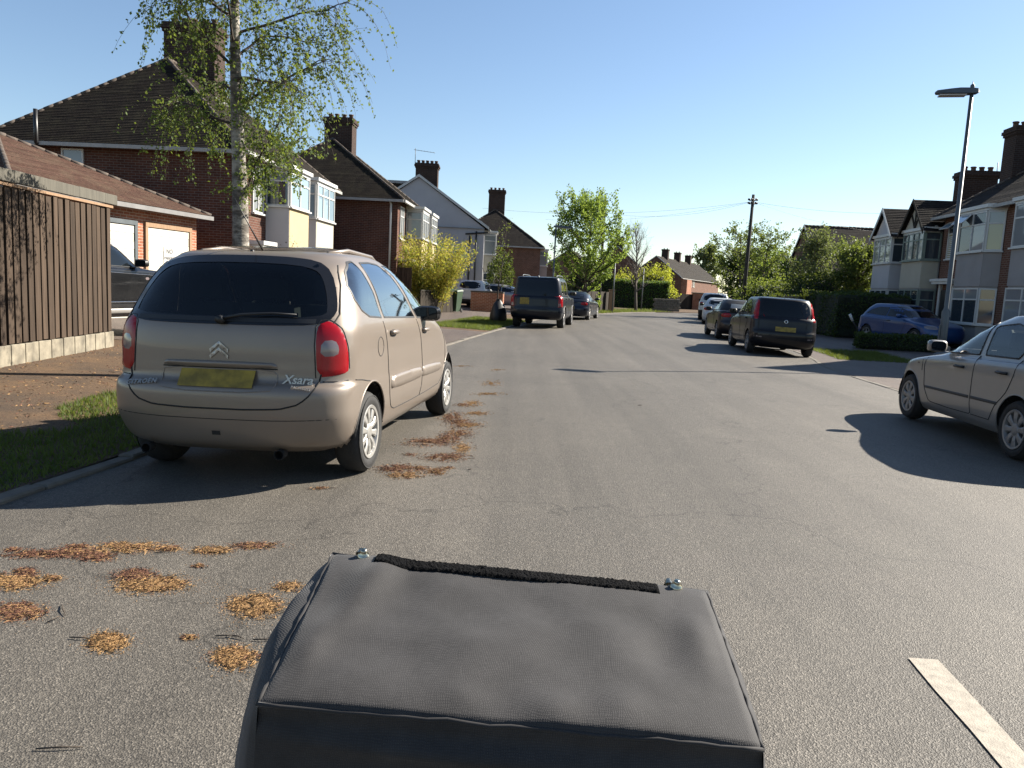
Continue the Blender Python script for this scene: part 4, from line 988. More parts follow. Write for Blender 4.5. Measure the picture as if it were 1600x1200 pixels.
    def mesh_from(s, co, faces, no, mat, name):
        used = sorted({i for f in faces for i in f}); mp = {u: k for k, u in enumerate(used)}
        me = bpy.data.meshes.new(name); me.from_pydata(co[used].tolist(), [], [tuple(mp[i] for i in f) for f in faces]); me.update()
        me.polygons.foreach_set('use_smooth', [True] * len(me.polygons)); me.normals_split_custom_set_from_vertices(no[used].tolist()); me.materials.append(mat)
        return link(bpy.data.objects.new(name, me), s.root)
    def hit(s, view, a, b):
        og, d = VIEWS[view]; o = Vector(og(a, b)); d = Vector(d); loc, n, i, _ = s.bvh.ray_cast(o, d)
        if loc is None:
            loc, n, i, _ = s.bvh.find_nearest(o + d * 2.2)
        if n.dot(d) > 0: n = -n
        return loc, n
    def patch(s, name, view, poly, mat, off=.004, edge=None, step=.06, parent=None):
        edge = off if edge is None else edge
        bm = bmesh.new(); bm.faces.new([bm.verts.new((a, b, 0)) for a, b in poly])
        for ax in (0, 1):
            lo = min(p[ax] for p in poly); hi = max(p[ax] for p in poly); k = lo + step
            while k < hi - .002:
                pc_ = Vector((0, 0, 0)); pc_[ax] = k; pn = Vector((0, 0, 0)); pn[ax] = 1
                bmesh.ops.bisect_plane(bm, geom=bm.verts[:] + bm.edges[:] + bm.faces[:], plane_co=pc_, plane_no=pn); k += step
        bmesh.ops.remove_doubles(bm, verts=bm.verts, dist=.0003); bmesh.ops.triangulate(bm, faces=bm.faces)
        bd = {v for v in bm.verts if v.is_boundary}
        for v in bm.verts:
            l, n = s.hit(view, v.co.x, v.co.y); v.co = l + n * (edge if v in bd else off)
        bm.normal_update(); d = Vector(VIEWS[view][1])
        if sum((f.normal.dot(d) for f in bm.faces)) > 0: bmesh.ops.reverse_faces(bm, faces=bm.faces)
        for f in bm.faces: f.smooth = True
        me = bpy.data.meshes.new(name); bm.to_mesh(me); bm.free(); me.materials.append(mat)
        return link(bpy.data.objects.new(name, me), parent or s.root)
    def line(s, name, view, pts, r, mat, closed=False, step=.05, off=0.0, parent=None, n=5):
        pl = np.array(pts + ([pts[0]] if closed else []), float); ln = np.linalg.norm(np.diff(pl, axis=0), axis=1).sum(); pl = resample(pl, max(3, int(ln / step)))
        P = []
        for a, b in pl: l, nn = s.hit(view, a, b); P.append(l + nn * off)
        return MB().tube(P, r, n).build(name, mat, parent or s.root)
    def ring(s, name, view, poly, width, mat, off=.003, parent=None, outer=.0):
        o_ = resample(np.array(inset(poly, -outer) + [inset(poly, -outer)[0]]), 90)[:-1]; i_ = resample(np.array(inset(poly, width) + [inset(poly, width)[0]]), 90)[:-1]; vs_ = []
        for p in list(o_) + list(i_): l, n = s.hit(view, float(p[0]), float(p[1])); vs_.append(l + n * off)
        return obj(name, vs_, [(k, (k + 1) % 89, 89 + (k + 1) % 89, 89 + k) for k in range(89)], mat, parent or s.root, True)
    def both(s, fn):
        for v in ('R', 'L'): fn(v)
def wheel_meshes(style, r, w, rr):
    t = MB().lathe([(rr - .01, -w / 2 + .02), (rr + .02, -w / 2), (r - .035, -w / 2), (r - .008, -w / 2 + .03), (r, -w / 2 + .06), (r, w / 2 - .06), (r - .008, w / 2 - .03), (r - .035, w / 2), (rr + .02, w / 2), (rr - .01, w / 2 - .02)], (0, 0, 0), (1, 0, 0), 40)
    t.lathe([(r - .028, w / 2 + .002), (r - .032, w / 2 + .004), (r - .036, w / 2 + .002)], (0, 0, 0), (1, 0, 0), 40)
    tyre = make_mesh('tyre', t.v, t.f, M['rubber'], True)
    m = MB(); x = w / 2 - .012
    m.lathe([(rr + .004, x + .006), (rr, x + .012), (rr - .02, x + .008), (rr - .03, x - .02), (rr - .03, -x)], (0, 0, 0), (1, 0, 0), 40)
    nsp, ww0, ww1 = {'petal': (10, .036, .070), 'cap': (8, .05, .085), 'five': (5, .05, .04), 'ten': (10, .022, .024)}[style]
    m.lathe([(0, x + .008), (.03, x + .008), (.055, x + .002), (.072, x - .012), (.06, x - .03)], (0, 0, 0), (1, 0, 0), 20)
    for k in range(nsp):
        a = 2 * PI * k / nsp; d = Vector((0, math.cos(a), math.sin(a))); e = Vector((0, -math.sin(a), math.cos(a))); p0, p1 = d * .05, d * (rr - .015); X_ = Vector((1, 0, 0))
        vs_ = []
        for (p, hw, xx) in ((p0, ww0 / 2, x - .004), (d * ((rr) * .55), (ww0 + ww1) / 4 * .82, x + .006), (p1, ww1 / 2, x + .002)):
            vs_ += [p - e * hw + X_ * (xx - .006), p - e * hw * .6 + X_ * xx, p + e * hw * .6 + X_ * xx, p + e * hw + X_ * (xx - .006), p + e * hw * .9 + X_ * (xx - .03), p - e * hw * .9 + X_ * (xx - .03)]
        fs = []
        for j in range(2):
            for q in range(6): fs.append((j * 6 + q, j * 6 + (q + 1) % 6, (j + 1) * 6 + (q + 1) % 6, (j + 1) * 6 + q))
        m.add(vs_, fs, False)
    rim = m
    b = MB().lathe([(0, x - .045), (rr - .025, x - .05), (rr - .02, -x)], (0, 0, 0), (1, 0, 0), 24)
    back = make_mesh('brake_backing', b.v, b.f, M['under'], True)
    return tyre, rim, back
def wheels(car, ys, tx, r, w, rr, style, rimm, dz=0):
    tyre, rim, back = wheel_meshes(style, r, w, rr); rim = make_mesh('rim', rim.v, rim.f, rimm, False)
    for y in ys:
        for sd in (1, -1):
            e = empty('wheel', (sd * (tx - w / 2), y, r + dz), 0 if sd > 0 else PI, car.root); e.rotation_euler = (random.uniform(0, 6), 0, 0 if sd > 0 else PI)
            for nme, me in (('tyre', tyre), ('rim', rim), ('brake_backing', back)): link(bpy.data.objects.new(nme, me), e)
def seat(parent, x, y, z, w=.5, h=.62, lean=.18, head=True):
    m = MB(); m.box(x - w / 2, x + w / 2, y - .02, y + .48, z, z + .16, .04)
    a = Vector((x - w / 2, y - .04, z + .1)); up = Vector((0, -math.sin(lean), math.cos(lean))); m.obox(a, (w, 0, 0), (0, .13, 0), up * h)
    if head:
        t = a + up * (h + .03) + Vector((w / 2 - .13, .02, 0)); m.obox(t, (.26, 0, 0), (0, .09, 0), up * .17); m.obox(t - up * .05 + Vector((.06, .03, 0)), (.02, 0, 0), (0, .02, 0), up * .06); m.obox(t - up * .05 + Vector((.18, .03, 0)), (.02, 0, 0), (0, .02, 0), up * .06)
    o = m.build('seat', M['seat'], parent); b = o.modifiers.new('b', 'BEVEL'); b.width = .025; b.segments = 2; return o
def sq(c): return math.copysign(abs(c) ** .55, c)
def mirror(car, x, y, z, mat, sd, face=None, sx=1.0):
    m = MB(); P = []
    for (yy, k) in ((-.02, .8), (.0, 1.0), (.06, .95), (.11, .6), (.125, .25)):
        P.append([(x + sd * .10 + sd * sq(math.cos(t)) * .108 * k * sx, y + yy, z + .02 + sq(math.sin(t)) * .072 * k) for t in np.linspace(0, 2 * PI, 14, endpoint=False)])
    vs_ = [p for r_ in P for p in r_]; fs = [(i * 14 + k, i * 14 + (k + 1) % 14, (i + 1) * 14 + (k + 1) % 14, (i + 1) * 14 + k) for i in range(4) for k in range(14)] + [tuple(range(14)), tuple(range(56, 70))]
    m.add(vs_, fs, True); m.obox((x - sd * .05, y + .02, z - .03), (sd * .12, 0, 0), (0, .07, 0), (0, 0, .05))
    o = m.build('door_mirror', mat, car.root)
    MB().add([(x + sd * .10 + sd * sq(math.cos(t)) * .082 * sx, y - .0235, z + .02 + sq(math.sin(t)) * .054) for t in np.linspace(0, 2 * PI, 14, endpoint=False)], [tuple(range(14))]).build('mirror_glass', M['carglass'], o)
    return o
def plate(car, cx, cz, w, h, y_view='B', mat=None):
    return car.patch('number_plate', y_view, [(cx - w / 2, cz - h / 2), (cx + w / 2, cz - h / 2), (cx + w / 2, cz + h / 2), (cx - w / 2, cz + h / 2)], mat or M['plate'], .014, .010, .2)
def mirx(p): return [(-a, b) for a, b in p]

M['gloss'] = pm('gloss black', (.012, .012, .013), .15)
# ---- beige compact people carrier (nearest on the left)
P_BEIGE = paint('champagne beige paint', (.335, .278, .228), .40, .42, .4, .35)
picr = [(.18, 4.08, .77, .5, .9, .20, .20, 0), (.06, 4.20, .835, .5, .95, .27, .27, 0), (.01, 4.26, .868, .42, 1, .42, .40, 0), (.0, 4.275, .876, .42, 1, .54, .50, 0), (.006, 4.27, .878, .42, 1, .635, .58, 0), (.03, 4.25, .877, .42, 1, .675, .61, 0), (.075, 4.22, .876, .42, 1, .70, .63, 0),
        (.086, 4.15, .877, .42, 1.05, .80, .74, .02), (.095, 4.02, .874, .42, 1.1, .95, .85, .03), (.118, 3.78, .863, .42, 1.1, 1.07, .95, .03), (.18, 3.40, .828, .44, 1.1, 1.19, 1.08, .025), (.27, 2.95, .785, .46, 1.05, 1.34, 1.28, .02), (.365, 2.60, .725, .48, 1, 1.47, 1.43, .02), (.45, 2.42, .66, .48, .95, 1.535, 1.50, .03), (.52, 2.28, .585, .45, .9, 1.575, 1.545, .035), (.66, 2.12, .40, .4, .8, 1.595, 1.57, .035), (.9, 1.95, .2, .4, .5, 1.605, 1.585, .03), (1.2, 1.7, .01, .1, .1, 1.612, 1.60, .02)]
qgl = [(.51, 1.36), (.525, 1.26), (.60, 1.18), (.74, 1.132), (1.03, 1.115), (.985, 1.30), (.90, 1.46), (.83, 1.54), (.73, 1.53), (.59, 1.46)]
rgl = [(1.10, 1.115), (2.06, 1.085), (1.90, 1.25), (1.68, 1.43), (1.45, 1.535), (1.25, 1.545), (.985, 1.535), (.97, 1.50), (1.05, 1.30)]
fgl = [(2.14, 1.08), (2.95, 1.04), (3.02, 1.06), (2.72, 1.24), (2.42, 1.40), (2.10, 1.50), (1.75, 1.53), (1.56, 1.528), (1.75, 1.44), (1.98, 1.25)]
pgl = [(3.12, 1.045), (3.34, 1.03), (3.05, 1.20), (2.86, 1.29), (2.83, 1.27)]
rear_gl = chaikin([(-.75, 1.14), (-.66, 1.09), (-.3, 1.08), (.3, 1.08), (.66, 1.09), (.75, 1.14), (.715, 1.30), (.645, 1.45), (.54, 1.525), (.27, 1.55), (-.27, 1.55), (-.54, 1.525), (-.645, 1.45), (-.715, 1.30)], 1)
wscr = [(-.68, 1.10), (.68, 1.10), (.60, 1.36), (.50, 1.50), (-.50, 1.50), (-.60, 1.36)]
wr = 0.305
tailg = [(-.72, 1.12), (-.685, .72), (-.66, .64), (-.58, .56), (-.45, .525), (.45, .525), (.58, .56), (.66, .64), (.685, .72), (.72, 1.12), (.60, 1.5), (.45, 1.565), (-.45, 1.565), (-.60, 1.5)]
rdoor = [(1.06, 1.08), (1.12, .85), (1.17, .60), (1.22, .42), (1.34, .355), (2.22, .355), (2.26, .60), (2.18, .90), (2.06, 1.08), (1.7, 1.45), (1.4, 1.56), (1.0, 1.56), (1.02, 1.4)]
fdoor = [(2.08, 1.08), (2.20, .90), (2.28, .60), (2.24, .355), (3.05, .355), (3.22, .50), (3.28, .75), (3.10, 1.02), (2.4, 1.42), (1.8, 1.54), (1.46, 1.55), (1.72, 1.45)]
holes = [('B', inset(rear_gl, .004))]
for v in 'RL': holes += [(v, inset(q, .003)) for q in (qgl, rgl, fgl, pgl)]
holes.append(('F', inset(wscr, .004)))
parts = [('tailgate', 'B', tailg, None)]
for v in 'RL': parts += [('door', v, rdoor, None), ('door', v, fdoor, None)]
bpoly = [(-.95, .2), (.95, .2), (.95, .695), (-.95, .695)]
parts.append(('rear_bumper', 'B', bpoly, None))
for v in 'RL': parts.append(('rear_bumper', v, [(-.1, .1), (.36, .1), (.40, .3), (.46, .55), (.40, .68), (.3, .70), (-.1, .70)], None))
pic = Car('compact_people_carrier', 'beige compact people carrier parked nearest the camera on the left', 'car', (-1.985, 5.155, roadz(-1.3, 7) + .021), .1214, picr, P_BEIGE, 3.1, 2.3, 96, .026, tilt=-.022, holes=holes, parts=parts, arches=[(.726, .30, .352), (3.486, .30, .352)], liner=True)
for v in 'RL':
    for nm, q in (('rear_quarter_window', qgl), ('side_window', rgl), ('side_window', fgl), ('front_quarter_window', pgl)):
        g_ = pic.patch(nm, v, q, M['carglass_tint'], .002, .002, .07)
        pic.ring('window_seal', v, q, .010, M['trim'], .0035, g_, .003)
    pic.line('panel_gap', v, [(1.04, 1.09), (1.10, .92), (1.15, .66), (1.19, .47), (1.25, .385), (1.36, .355), (1.9, .35), (2.5, .355), (3.02, .37), (3.18, .46), (3.27, .62), (3.27, .80), (3.16, .98)], .0042, M['gap'])
    pic.line('panel_gap', v, [(2.09, 1.07), (2.19, .92), (2.265, .66), (2.26, .46), (2.22, .352)], .0042, M['gap'])
    pic.line('panel_gap', v, [(.36, .705), (.50, .69), (.60, .672), (.66, .665)], .004, M['gap'])
    for q in ([(1.24, .525), (2.18, .52), (2.20, .54), (2.20, .605), (2.17, .625), (1.29, .645), (1.23, .62), (1.21, .57)], [(2.29, .52), (2.98, .505), (3.04, .53), (3.04, .575), (2.98, .60), (2.29, .622), (2.27, .60), (2.27, .53)]):
        pic.patch('side_moulding', v, chaikin(q, 1), P_BEIGE, .020, .001, .028)
    for yy, zz in ((1.20, .985), (2.27, .955)):
        pic.patch('door_handle_recess', v, chaikin([(yy, zz - .03), (yy + .17, zz - .035), (yy + .18, zz + .025), (yy, zz + .03)], 2), M['gap'], -.002, .001, .04)
        l_, n_ = pic.hit(v, yy + .08, zz + .008); sx = 1 if v == 'R' else -1
        MB().tube([l_ + Vector((-.0 * sx, -.085, 0)), l_ + Vector((.022 * sx, -.06, .002)), l_ + Vector((.024 * sx, .06, .0)), l_ + Vector((0, .095, -.003))], .017, 8).build('door_handle', P_BEIGE, pic.root)
    mirror(pic, (.80 if v == 'R' else -.80), 2.36, 1.095, M['gloss'], 1 if v == 'R' else -1, sx=1.12)
    pic.patch('side_indicator', v, chaikin([(3.42, .84), (3.48, .838), (3.48, .862), (3.42, .865)], 1), M['clearlamp'], .006, .001, .03)
    MB().tube([pic.hit(v, 1.0, 1.57)[0], pic.hit('T', (.50 if v == 'R' else -.50), .80)[0] + Vector((0, 0, .0)), pic.hit('T', (.515 if v == 'R' else -.515), 1.2)[0] + Vector((0, 0, .022)), pic.hit('T', (.515 if v == 'R' else -.515), 1.8)[0] + Vector((0, 0, .022)), pic.hit('T', (.50 if v == 'R' else -.50), 2.15)[0] + Vector((0, 0, .0))][1:], [.01, .018, .018, .01], 8).build('roof_rail', P_BEIGE, pic.root)
    # arch lip
    for ay in (.726, 3.486):
        pic.line('arch_lip', v, [(ay + .356 * math.cos(t), .30 + .356 * math.sin(t)) for t in np.linspace(-.12, PI + .12, 30)], .008, P_BEIGE, off=-.003)
circ = [(.93 + .075 * math.cos(t), .90 + .075 * math.sin(t)) for t in np.linspace(0, 2 * PI, 24, endpoint=False)]
pic.line('fuel_flap_gap', 'R', circ, .0035, M['gap'], True, .03)
rg_ = pic.patch('rear_window', 'B', rear_gl, M['carglass_rear'], .002, .002, .08)
pic.ring('window_border', 'B', rear_gl, .05, M['gloss'], .0035, rg_, .004)
pic.patch('rear_window_band', 'B', [(-.64, 1.095), (.64, 1.095), (.64, 1.125), (-.64, 1.125)], M['trim'], .005, .005, .1, rg_)
pic.patch('windscreen', 'F', wscr, M['carglass_tint'], .002, .002, .1)
pic.line('tailgate_gap', 'B', [(-.655, 1.50), (-.72, 1.36), (-.765, 1.16), (-.71, .97), (-.69, .74), (-.665, .64), (-.58, .56), (-.45, .525), (-.2, .515), (.2, .515), (.45, .525), (.58, .56), (.665, .64), (.69, .74), (.71, .97), (.765, 1.16), (.72, 1.36), (.655, 1.50)], .006, M['gap'])
pic.line('bumper_gap', 'B', [(-.70, .705), (-.79, .705), (-.84, .71)], .004, M['gap']); pic.line('bumper_gap', 'B', [(.70, .705), (.79, .705), (.84, .71)], .004, M['gap'])
pic.line('bumper_crease', 'B', [(-.80, .455), (-.4, .445), (0, .443), (.4, .445), (.80, .455)], .004, M['gap'], off=-.002)
for sg, cv in ((1, 'CR'), (-1, 'CL')):
    lp = pic.patch('tail_light', cv, chaikin([(.578, .735), (.575, .95), (.59, 1.06), (.635, 1.112), (.70, 1.112), (.76, 1.05), (.795, .93), (.80, .80), (.79, .765), (.70, .745)], 1), M['redlamp'], .007, .002, .025)
    pic.patch('reversing_lens', cv, chaikin([(.60, .875), (.715, .88), (.725, .935), (.70, .99), (.61, .98)], 1), M['clearlamp'], .010, .0075, .03, lp)
    pic.line('lamp_gap', cv, [(.57, .73), (.567, .95), (.583, 1.07), (.632, 1.122), (.70, 1.122), (.768, 1.06), (.803, .93), (.808, .79)], .004, M['gap'], False, .03, 0, lp)
plate(pic, 0, .715, .53, .115)
rec = chaikin([(-.40, .63), (.40, .63), (.415, .70), (.405, .79), (-.405, .79), (-.415, .70)], 1)
pic.line('plate_recess_edge', 'B', rec, .004, P_BEIGE, True, .04, .0)
pic.patch('tailgate_handle_strip', 'B', chaikin([(-.41, .785), (.41, .785), (.405, .815), (.37, .83), (-.37, .83), (-.405, .815)], 1), P_BEIGE, .022, .002, .02)
pic.line('handle_shadow_gap', 'B', [(-.41, .784), (0, .783), (.41, .784)], .005, M['gap'])
for k, zz in enumerate((.905, .862)):
    for sg in (1, -1):
        pic.patch('chevron_badge', 'B', [(0, zz + .036), (0, zz + .058), (.068 * sg, zz + .004), (.062 * sg, zz - .018)], M['badge'], .014, .008, .03)
def car_text(car, s, size, x, z, mat, **kw):
    l, n = car.hit('B', x, z); n = n.normalized(); right = Vector((1, 0, 0)); right = (right - n * right.dot(n)).normalized(); up = n.cross(right)
    text(car.root, s, size, mat, face_matrix(l + n * .007, right, up), 'badge_lettering', .004, **kw)
car_text(pic, 'CITROËN', .052, -.545, .665, M['badge'], spacing=1.12, bold=.0008); car_text(pic, 'Xsara', .085, .545, .715, M['badge'], shear=.3, bold=.0015); car_text(pic, 'PICASSO', .028, .585, .662, M['badge'], spacing=1.25)
wp = MB(); l0, n0 = pic.hit('B', -.0, 1.11); 
wp.tube([pic.hit('B', x_, z_)[0] + Vector((0, -.03, .01)) for x_, z_ in ((-.02, 1.10), (.15, 1.135), (.35, 1.15), (.52, 1.145))], [.014, .010, .008, .006], 6); wp.lathe([(.0, -.05), (.028, -.05), (.032, 0)], l0 + Vector((0, 0, 0)), (0, 1, .0), 10); wp.build('rear_wiper', M['black'], pic.root)
an = pic.hit('T', .02, .74)[0]; MB().tube([an, an + Vector((-.05, -.10, .16)), an + Vector((-.11, -.22, .36))], [.009, .005, .003], 6).build('aerial', M['black'], pic.root)
bl = pic.hit('T', 0, .60)[0]; MB().lathe([(.0, .012), (.012, .012), (.016, 0)], bl, (0, 0, 1), 8).build('washer_nozzle', M['black'], pic.root)
pic.patch('sunroof', 'T', [(-.44, .86), (.44, .86), (.44, 1.75), (-.44, 1.75)], M['gloss'], .03, .024, .1); pic.ring('sunroof_frame', 'T', [(-.45, .85), (.45, .85), (.45, 1.76), (-.45, 1.76)], .02, M['black'], .012)
pic.patch('towing_eye_cover', 'B', [(-.03, .33), (.03, .33), (.03, .36), (-.03, .36)], M['trim'], .004, .002, .05)
for x_ in (-.55, .42): MB().lathe([(.0, .06), (.032, .06), (.036, -.02), (.03, -.02)], (x_, .10, .20), (0, 1, 0), 12).build('exhaust' if x_ < 0 else 'tow_point', M['under'], pic.root)
wheels(pic, (.726, 3.486), .865, wr, .195, .20, 'petal', M['rimsilver'], -.035)
for (x_, y_, z_) in ((-.36, 1.95, .52), (.36, 1.95, .52), (-.5, .98, .55), (0, .98, .55), (.5, .98, .55)): seat(pic.root, x_, y_, z_, .48 if y_ > 1.5 else .42, .56, .16)
MB().box(-.74, .74, 2.75, 3.3, .75, 1.0, .06).build('dashboard', M['trim'], pic.root)
MB().box(-.76, .76, .45, 3.3, .36, .44).build('cabin_floor', M['trim'], pic.root); MB().box(-.68, .68, .3, .75, .78, .80).build('parcel_shelf', M['trim'], pic.root)
# ---- generic cars
def gen_rings(L, hw, H, zb=.20, bump_z=.52, hood_f=.72, hood_r=.95, belt=.95, tail=.95, wsb=2.9, wst=2.1, rt=.45, rb=.12, roofw=.60, nose=.9, rc=.45, tailin=.06, roofz_f=None):
    rf = roofz_f or H - .05
    return [(.16, L - .16, hw * .90, rc, nose, zb, zb, 0), (.05, L - .05, hw * .965, rc, nose, zb + .08, zb + .08, 0), (.0, L, hw, rc, nose, bump_z - .08, bump_z - .1, 0), (.0, L, hw * 1.0, rc, nose, bump_z + .08, bump_z + .02, 0), (tailin * .6, L - .02, hw, rc, nose, bump_z + .16, bump_z + .10, 0),
            (tailin, L - .07, hw, rc, nose, (bump_z + .16 + tail) / 2, (bump_z + .1 + hood_f) / 2 + .03, .02), (tailin + .01, L - .2, hw * .99, rc, nose, tail - .05, hood_f + .02, .04), (tailin + .04 if rb < .4 else tailin + .1, L - .5, hw * .965, rc, nose, tail + .01, hood_f + (hood_r - hood_f) * .4, .03),
            (rb, wsb + .12, hw * .93, rc if rb < .4 else .5, .75, belt + .03, hood_r - .02, .0), (rb + (rt - rb) * .22, wsb - (wsb - wst) * .18, (hw * .93) * .72 + roofw * .28 + .015, rc, .75, belt + .03 + (H - belt) * .24, hood_r + (rf - hood_r) * .20, .0),
            (rb + (rt - rb) * .62, wsb - (wsb - wst) * .58, (hw * .93) * .35 + roofw * .65 + .02, rc, .75, belt + (H - belt) * .62, hood_r + (rf - hood_r) * .62, .01), (rt, wst + .02, roofw, rc, .7, H - .075, rf - .04, .015), (rt + .07, wst - .08, roofw * .90, .4, .6, H - .045, rf - .012, .02), (rt + .22, wst - .25, roofw * .6, .4, .5, H - .03, rf, .025), (rt + .5, wst - .5, .01, .1, .1, H - .025, rf + .01, .02)]
def finish(car, side_gl, rear_gl, front_gl, seams, gm, ws=None, handles=(), seal=.010, sealm=None):
    for v in 'RL':
        for q in side_gl:
            g_ = car.patch('side_window', v, q, gm, .003, .003, .09); car.line('window_seal', v, q, seal, sealm or M['trim'], True, .06, 0, g_)
        for q in seams: car.line('panel_gap', v, q, .005, M['gap'])
        for (yy, zz) in handles:
            l_, n_ = car.hit(v, yy, zz); sx = 1 if v == 'R' else -1
            MB().tube([l_ + Vector((0, -.09, 0)), l_ + Vector((.03 * sx, -.07, 0)), l_ + Vector((.03 * sx, .07, 0)), l_ + Vector((0, .09, 0))], .015, 6).build('door_handle', M['black'], car.root)
    if rear_gl: car.patch('rear_window', 'B', rear_gl, gm, .003, .003, .1)
    if front_gl: car.patch('windscreen', 'F', front_gl, gm, .003, .003, .1)
def lamps(car, poly, mat, name='tail_light', off=.012):
    for p in (poly, mirx(poly)): car.patch(name, 'B', p, mat, off, .001, .04)

# ---- silver grey hatchback, right foreground (nose away from the camera, left side towards us)
P_SILV = paint('silver grey paint', (.38, .365, .345), .4, .4, .6, .4)
fab_s = [[(.98, .98), (1.62, .965), (1.66, 1.28), (1.30, 1.325), (1.08, 1.28), (.90, 1.10)], [(.42, 1.04), (.90, .985), (.83, 1.10), (.98, 1.25), (.80, 1.24), (.55, 1.16)], [(1.74, .96), (2.62, .925), (2.50, 1.03), (2.20, 1.22), (1.98, 1.305), (1.76, 1.32)]]
fab_r = chaikin([(-.60, .98), (.60, .98), (.52, 1.28), (.3, 1.33), (-.3, 1.33), (-.52, 1.28)], 1); fab_f = [(-.62, .97), (.62, .97), (.52, 1.28), (-.52, 1.28)]
hl = [('B', inset(fab_r, .004)), ('F', inset(fab_f, .004))]
for v in 'RL': hl += [(v, inset(q, .003)) for q in fab_s]
fabr = gen_rings(3.97, .823, 1.45, .19, .50, .72, .92, .94, .93, 2.88, 1.98, .42, .14, .585, .75, .45)
fdr = [(1.70, .93), (1.70, .55), (1.66, .30), (2.70, .30), (2.86, .55), (2.86, .80), (2.70, .92), (2.2, 1.25), (1.95, 1.34), (1.72, 1.35)]
rdr = [(1.68, .93), (1.68, .55), (1.64, .30), (1.26, .30), (1.16, .48), (.98, .62), (.88, .92), (1.0, 1.2), (1.2, 1.35), (1.70, 1.35)]
pts_ = []
for v in 'RL': pts_ += [('door', v, fdr, None), ('door', v, rdr, None)]
fab = Car('hatchback', 'silver grey hatchback cut off by the right edge, nearest on the right', 'car', (5.70, 6.72, roadz(5.2, 8.5) - .009), .0757, fabr, P_SILV, 2.5, 2.4, 90, .028, tilt=.02, holes=hl, arches=[(.80, .29, .34), (3.262, .29, .34)], parts=pts_, liner=True)
finish(fab, fab_s, None, None, [[(1.70, .95), (1.70, .60), (1.67, .31), (2.2, .30), (2.68, .31), (2.83, .50), (2.88, .75), (2.80, .93)], [(1.66, .31), (1.28, .31), (1.17, .48), (1.0, .64), (.92, .80), (.90, .97)], [(2.98, .93), (2.95, .80), (2.93, .66)]], M['carglass_clear'], None, ((2.00, .80), (1.12, .82)))
rw_ = fab.patch('rear_window', 'B', fab_r, M['carglass_clear'], .003, .003, .1); fab.patch('windscreen', 'F', fab_f, M['carglass_clear'], .003, .003, .1)
for v in 'RL':
    sx = 1 if v == 'R' else -1
    for q in ([(1.72, .475), (2.80, .46), (2.80, .49), (1.72, .51)], [(1.14, .485), (1.68, .477), (1.68, .511), (1.14, .517)]): fab.patch('side_moulding', v, q, M['trim'], .012, .002, .03)
    mirror(fab, sx * .80, 2.42, .975, P_SILV, sx)
    fab.patch('side_indicator', v, [(3.02, .74), (3.08, .738), (3.08, .758), (3.02, .76)], M['clearlamp'], .006, .001, .04)
    for ay in (.80, 3.262): fab.line('arch_lip', v, [(ay + .344 * math.cos(t), .29 + .344 * math.sin(t)) for t in np.linspace(-.15, PI + .15, 28)], .008, P_SILV, off=-.003)
for sg in (1, -1): fab.patch('headlight', 'F', chaikin([(.50 * sg, .62), (.74 * sg, .64), (.74 * sg, .74), (.50 * sg, .74)], 1), M['clearlamp'], .006, .002, .05)
lamps(fab, chaikin([(.60, .62), (.78, .66), (.77, .90), (.66, .94), (.60, .80)], 1), M['redlamp'])
wheels(fab, (.80, 3.262), .815, .292, .185, .195, 'cap', M['rimdull'])
for (x_, y_, z_) in ((-.36, 1.75, .42), (.36, 1.75, .42), (-.4, .85, .45), (.4, .85, .45)): seat(fab.root, x_, y_, z_, .46, .52, .2)
MB().box(-.70, .70, 2.55, 3.0, .68, .92, .06).build('dashboard', M['trim'], fab.root); MB().box(-.72, .72, .4, 3.0, .30, .38).build('cabin_floor', M['trim'], fab.root)
st_ = MB(); st_.tube([(.36 + .18 * math.cos(t), 2.40 + .06 * math.sin(t), .93 + .17 * math.sin(t)) for t in np.linspace(0, 2 * PI, 20)], .014, 6); st_.build('steering_wheel', M['black'], fab.root)

# ---- dark hatchback with tall red lamps (right, middle distance)
P_DARK = paint('near black blue paint', (.006, .006, .010), .1, .4, .35, .2)
notr = gen_rings(4.08, .845, 1.535, .20, .52, .78, 1.0, .98, .98, 3.15, 2.25, .30, .12, .66, .8, .36, .05)
nt_s = [[(.78, 1.04), (1.72, 1.03), (1.74, 1.42), (1.30, 1.43), (.98, 1.36), (.80, 1.22)], [(1.80, 1.03), (2.86, 1.0), (2.62, 1.18), (2.30, 1.36), (2.05, 1.41), (1.82, 1.42)]]
nt_r = chaikin([(-.64, 1.02), (.64, 1.02), (.60, 1.40), (.3, 1.45), (-.3, 1.45), (-.60, 1.40)], 1)
note = Car('hatchback', 'tall dark hatchback with tall red rear lamps, parked on the right', 'car', (6.98, 20.15, roadz(7, 20.5)), .10, notr, P_DARK, 2.8, 2.4, 64, .04, tilt=.025, arches=[(.62, .30, .35), (3.22, .30, .35)], parts=[('tailgate', 'B', [(-.72, .62), (.72, .62), (.66, 1.46), (-.66, 1.46)], None)])
finish(note, nt_s, nt_r, [(-.64, 1.05), (.64, 1.05), (.58, 1.40), (-.58, 1.40)], [[(1.76, 1.0), (1.76, .6), (1.72, .32), (2.7, .32), (2.9, .6), (2.9, .95)], [(1.70, .32), (1.1, .33), (.98, .60), (.82, .80), (.78, 1.0)]], M['carglass'], None, ((2.0, .90), (1.0, .92)))
